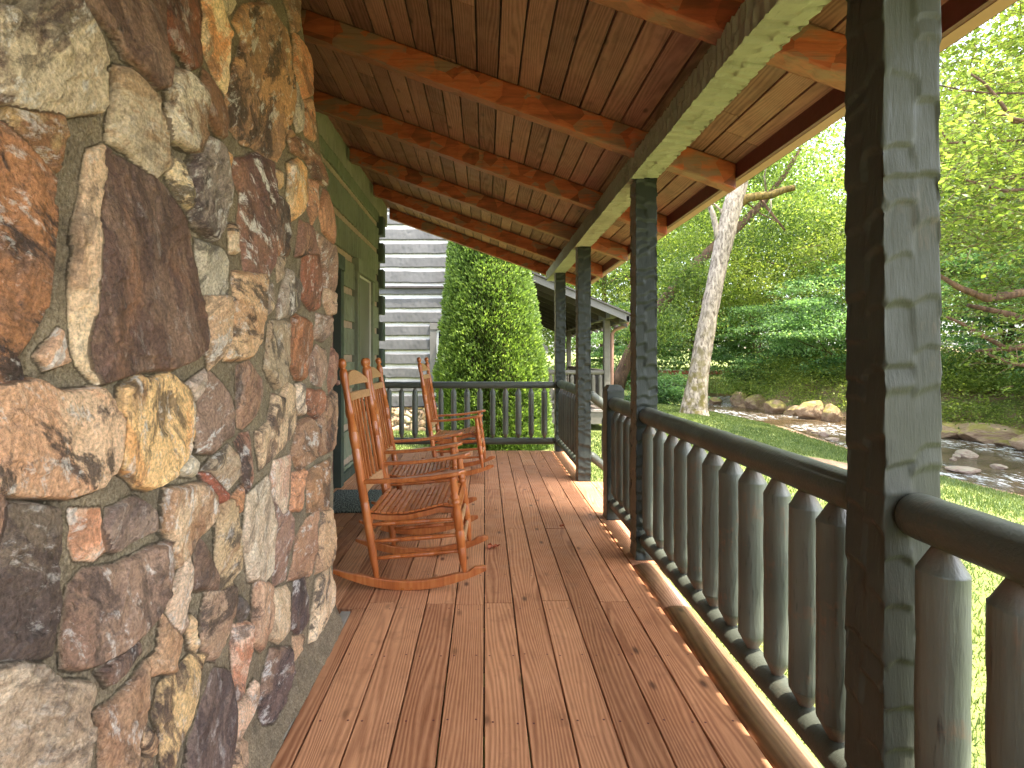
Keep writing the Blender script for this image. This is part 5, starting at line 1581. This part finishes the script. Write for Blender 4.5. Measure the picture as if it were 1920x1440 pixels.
TA = {'g': make_tree_mesh(31, 13, (4.6, 4.6, 4.6), 6.2, 44000, .14, MAT['leaf_bright'], 120, .20, barkm='bark_brown', cr=.17)}
TB = {'g': make_tree_mesh(32, 14, (5.0, 5.0, 5.2), 6.4, 44000, .14, MAT['leaf_mid'], 130, .24, cr=.17)}
TC = {'g': make_tree_mesh(33, 7, (3.4, 3.4, 2.6), 2.6, 42000, .12, MAT['leaf_cool'], 100, .13, cr=.17, flat=.22)}
TG = 'leafy trees on the far river bank'
place_tree(TA, 12.4, 31.5, 'yellow-green tree just right of the pale trunk, far across the river', TG, .3)
place_tree(TA, 19.5, 25.0, 'large yellow-green tree right of centre on the far bank, behind the drooping feathery one', TG, 1.4, 1.1)
place_tree(TB, 22.5, 19.5, 'mid green tree on the far bank behind the biggest post', TG, 2.2, 1.1)
place_tree(TA, 20.5, 13.0, 'yellow-green far-bank tree low at the right edge, beyond the overhanging boughs', TG, 4.4, 1.05)
place_tree(TB, 19.6, 7.5, 'mid green far-bank tree beyond the right edge', TG, 5.1)
place_tree(TB, 7.6, 34.0, 'mid green tree far behind, left of the pale trunk', TG, .9, 1.1)
place_tree(TA, 3.2, 37.0, 'yellow-green tree above the grey cabin porch roof', TG, 3.9, 1.15)
place_tree(TB, -2.0, 40.0, 'mid green tree behind the grey cabin, mostly hidden by it', TG, 5.5, 1.2)
place_tree(TB, 17.0, 34.0, 'mid green tall tree far behind the river bend', TG, 1.9, 1.25)
place_tree(TA, 27.0, 24.0, 'yellow-green tree beyond the gravel behind the biggest post', TG, 2.7, 1.3)
UG = 'feathery low trees over the far bank boulders'
place_tree(TC, 14.0, 27.2, 'low feathery blue-green tree leaning over the water right of the pale trunk', UG, .2, .85)
place_tree(TC, 15.6, 22.6, 'feathery blue-green tree drooping over the mossy boulders', UG, 1.9, .95)
place_tree(TC, 17.3, 17.6, 'feathery blue-green tree on the far bank beside the biggest post', UG, 3.3, .9)
place_tree(TC, 17.0, 13.2, 'feathery low tree above the flat mossy boulders at the right edge', UG, 4.6, .85)
place_tree(TC, 8.0, 30.0, 'feathery low tree left behind the pale trunk', UG, 5.3, .9)

def shrub(x, y, R, n, leaf, mat, label, seed, sc=1.0):
    rs = np.random.RandomState(seed); rr = random.Random(seed)
    Pc, k = crown_points(rs, n, R, 26, .5, .3, .3); Pc[:, 2] = np.abs(Pc[:, 2]) + .05
    V = leaf_quads(Pc, leaf, rs, .5, .4)
    root = thing('shrub', label, 'shrub', (x, y, gz(x, y)), 0, 'shrubs along the river')
    mesh_np('foliage', V, np.arange(len(V)).reshape(-1, 4), mat, root, {'rnd': np.repeat(np.clip(rs.normal(.5, .2, 26)[k] + rs.normal(0, .16, n), 0, 1), 4)})
    mb = MB()
    for s_ in range(7):
        a = rr.uniform(0, 6.28); mb.tube([(0, 0, -.05), (math.cos(a) * R[0] * .3, math.sin(a) * R[1] * .3, R[2] * .45), (math.cos(a) * R[0] * .6, math.sin(a) * R[1] * .6, R[2] * .8)], [.03, .02, .008], 5, rr.random())
    mb.build('stem', MAT['bark_brown'], root)
shrub(6.6, 20.0, (1.1, 1.0, 1.05), 9000, .13, MAT['leaf_cool'], 'rounded rhododendron bush with bluish leaves at the foot of the pale trunk, left side', 41)
shrub(12.9, 26.0, (1.6, 1.3, 1.3), 9000, .10, MAT['leaf_mid'], 'dark green bush at the water edge right of the pale trunk', 42)
shrub(14.6, 25.0, (1.5, 1.3, 1.0), 8000, .10, MAT['leaf_mid'], 'green bush behind the first far-bank boulder', 43)
shrub(16.6, 19.6, (1.5, 1.4, 1.1), 9000, .10, MAT['leaf_bright'], 'light green bush on the bank above the mossy boulders', 44)
shrub(16.2, 14.4, (1.6, 1.5, 1.0), 9000, .09, MAT['leaf_mid'], 'leafy bush above the flat boulder at the right of the photo', 45)
shrub(16.6, 11.6, (1.6, 1.7, 1.0), 9000, .09, MAT['leaf_bright'], 'light leafy bush at the far right edge of the river', 46)
shrub(16.4, 17.0, (1.4, 1.2, 1.0), 8000, .09, MAT['leaf_mid'], 'bush on the far bank just right of the biggest post', 47)
shrub(8.4, 11.7, (.35, .3, .30), 260, .09, MAT['leaf_bright'], 'small weed sprig at the lawn edge by the water', 48)
shrub(5.0, 27.0, (2.2, 1.5, 1.2), 9000, .12, MAT['leaf_mid'], 'green bush behind the grey cabin railing', 49)

# far woodland closing the view
def woodland():
    rs = np.random.RandomState(77); n = 210000
    k = rs.randint(0, 420, n)
    cx = rs.uniform(-26, 70, 420); cy = 44 + rs.uniform(0, 10, 420) - np.clip(cx - 12, 0, 60) * .62; cz = rs.uniform(.5, 20, 420)
    P = np.stack([cx[k], cy[k], cz[k]], 1) + rs.normal(0, 1, (n, 3)) * np.array([2.0, 1.6, 1.1])
    P[:, 2] = np.maximum(P[:, 2], .2)
    V = leaf_quads(P, .40, rs)
    o = mesh_np('woodland', V, np.arange(len(V)).reshape(-1, 4), MAT['leaf_mid'], None, {'rnd': np.repeat(np.clip(rs.normal(.55, .22, 420)[k] + rs.normal(0, .15, n), 0, 1), 4)})
    tag(o, 'dense green woodland far beyond the river', 'woodland', kind='stuff')
woodland()

def undergrowth():
    rs = np.random.RandomState(91); c = 560
    yy = rs.uniform(2, 34, c); xe = np.interp(yy, [p[1] for p in FAR_], [p[0] for p in FAR_])
    xx = xe + rs.uniform(.30, 6.0, c); zz = ground_z(xx, yy) + rs.uniform(.15, 1.15, c) * np.clip((xx - xe) / 2, .55, 1)
    n = 230000; k = rs.randint(0, c, n)
    P = np.stack([xx, yy, zz], 1)[k] + rs.normal(0, 1, (n, 3)) * np.array([.45, .5, .25])
    V = leaf_quads(P, .10, rs, .5, .45)
    tone = rs.normal(.72, .24, c)[k] + rs.normal(0, .16, n)
    o = mesh_np('undergrowth', V, np.arange(len(V)).reshape(-1, 4), MAT['leaf_bright'], None, {'rnd': np.repeat(np.clip(tone, 0, 1), 4)})
    tag(o, 'tangled green undergrowth covering the far river bank', 'undergrowth', kind='stuff')
undergrowth()

# ---------------------------------------------------------------- boulders
def rock_mesh(seed, sub=4, blocky=.5, layers=0.0):
    import bmesh
    bm = bmesh.new(); bmesh.ops.create_icosphere(bm, subdivisions=sub, radius=1)
    V = np.array([v.co[:] for v in bm.verts]); rs = np.random.RandomState(seed)
    nrm = V / np.linalg.norm(V, axis=1)[:, None]
    r = np.ones(len(V))
    for _ in range(11):
        d = rs.normal(0, 1, 3); d /= np.linalg.norm(d); h = rs.uniform(.62, .88)
        p = nrm @ d
        r = np.minimum(r, np.where(p > .05, h / np.maximum(p, .05), 9))
    r += .05 * vnoise(nrm[:, 0] * 3 + 5, nrm[:, 2] * 3 + nrm[:, 1] * 2, seed, 4)
    V = nrm * r[:, None]
    for v, c in zip(bm.verts, V): v.co = c
    me = bpy.data.meshes.new('boulder'); bm.to_mesh(me); bm.free()
    me.materials.append(MAT['boulder']); me.polygons.foreach_set('use_smooth', [False] * len(me.polygons))
    return me
RK = [rock_mesh(50 + i) for i in range(5)]
def rock(px_, py_, w, h, label, k, Yb=None, mat=None, name='boulder', rz=0.0, d=None, group='boulders along the far river bank', cat='boulder'):
    """px,py = foot of the rock at the water; w,h in photo px"""
    Y = (EYE - WZ) * F / (py_ - VY) if Yb is None else Yb
    if Yb is not None: Y *= .951
    s_ = Y / F
    o = bpy.data.objects.new(name, RK[k % 5]); link(o)
    o.location = ((px_ - VX) * s_, Y + w * s_ * .3, WZ + h * s_ * .36)
    o.scale = (w * s_ * .62, (d or w * s_ * .5), h * s_ * .68); o.rotation_euler = (0, 0, rz)
    if mat:
        m2 = RK[k % 5].copy(); m2.materials.clear(); m2.materials.append(mat); o.data = m2
    return tag(o, label, cat, group)
rock(1390, 762, 34, 26, 'square tan boulder, leftmost of the row across the river', 0, 26)
rock(1420, 765, 24, 22, 'slanting grey-brown rock leaning on the leftmost tan boulder', 1, 25.4, rz=.8)
rock(1424, 770, 36, 26, 'yellow mossy boulder second in the row across the river', 2, 24.6)
rock(1462, 776, 42, 24, 'orange-topped boulder under the drooping feathery branches', 3, 22.6)
rock(1496, 780, 34, 18, 'low mossy boulder between two taller ones across the river', 4, 21.8)
rock(1528, 784, 44, 38, 'tall tan boulder left of the biggest post across the river', 1, 20.6)
rock(1566, 790, 36, 32, 'layered grey boulder partly hidden by the biggest post', 2, 19.8, rz=1.2)
rock(1560, 764, 40, 22, 'brown boulder perched behind the layered grey one', 0, 21.6)
rock(1345, 756, 26, 12, 'small low rock at the water behind the pale trunk', 3, 27.0)
rock(1808, 806, 66, 26, 'flat mossy slab boulder just right of the biggest post', 1, 16.2, d=1.0)
rock(1775, 818, 50, 20, 'grey ledge rock beneath the flat mossy slab', 4, 16.0, d=.8)
rock(1885, 828, 110, 32, 'long yellow-topped boulder at the right edge of the photo', 0, 14.9, d=1.0)
rock(1915, 808, 50, 24, 'red-brown boulder behind the long yellow-topped one', 3, 15.8)
rock(1700, 806, 60, 30, 'tan boulder hidden behind the biggest post', 2, 17.4)
rock(1640, 796, 60, 34, 'grey boulder hidden behind the biggest post, farther left', 4, 18.8)
rock(1980, 850, 90, 40, 'brown boulder beyond the right edge', 1, 13.4)
rock(1905, 838, 40, 12, 'small dark rock in the water below the long boulder', 2, 14.3)
RG = 'small stones standing in the river'
for i, (a, b, w_, h_, lb) in enumerate(((1548, 818, 20, 9, 'pink stone in the shallows left of the biggest post, largest there'), (1530, 812, 12, 6, 'small pale stone beside the pink one'), (1520, 808, 10, 6, 'smallest grey stone in the shallows by the pink one'),
        (1565, 826, 22, 5, 'flat white stone at the lawn edge'), (1822, 858, 34, 13, 'orange-pink stone in the rapids at the right'), (1797, 860, 14, 8, 'brown stone touching the orange-pink one'),
        (1820, 888, 46, 12, 'flat pale stone near the lawn, right of the biggest post'), (1790, 864, 10, 6, 'dark pebble left of the brown stone in the rapids'), (1880, 880, 26, 8, 'low tan stone near the right edge shallows'))):
    rock(a, b, w_, h_, lb, i, None, MAT['pebble'], 'river_stone', i * .9, None, RG, 'stone')

# low wall beyond the trees, red coping over pale blocks
def far_wall():
    root = thing('low_wall', 'low pale wall with a red coping far behind the pale trunk', 'wall')
    mb = MB(); Y = 40.0
    x0, x1 = (1225 - VX) * Y / F, (1480 - VX) * Y / F
    mb.box(x0, x1, Y, Y + .4, -.8, -.3); mb.build('blockwork', MAT['paleblock'], root)
    mb = MB(); mb.box(x0, x1, Y - .06, Y + .46, -.298, -.02); mb.build('coping', MAT['redcap'], root)
    root.location.z = .15
far_wall()
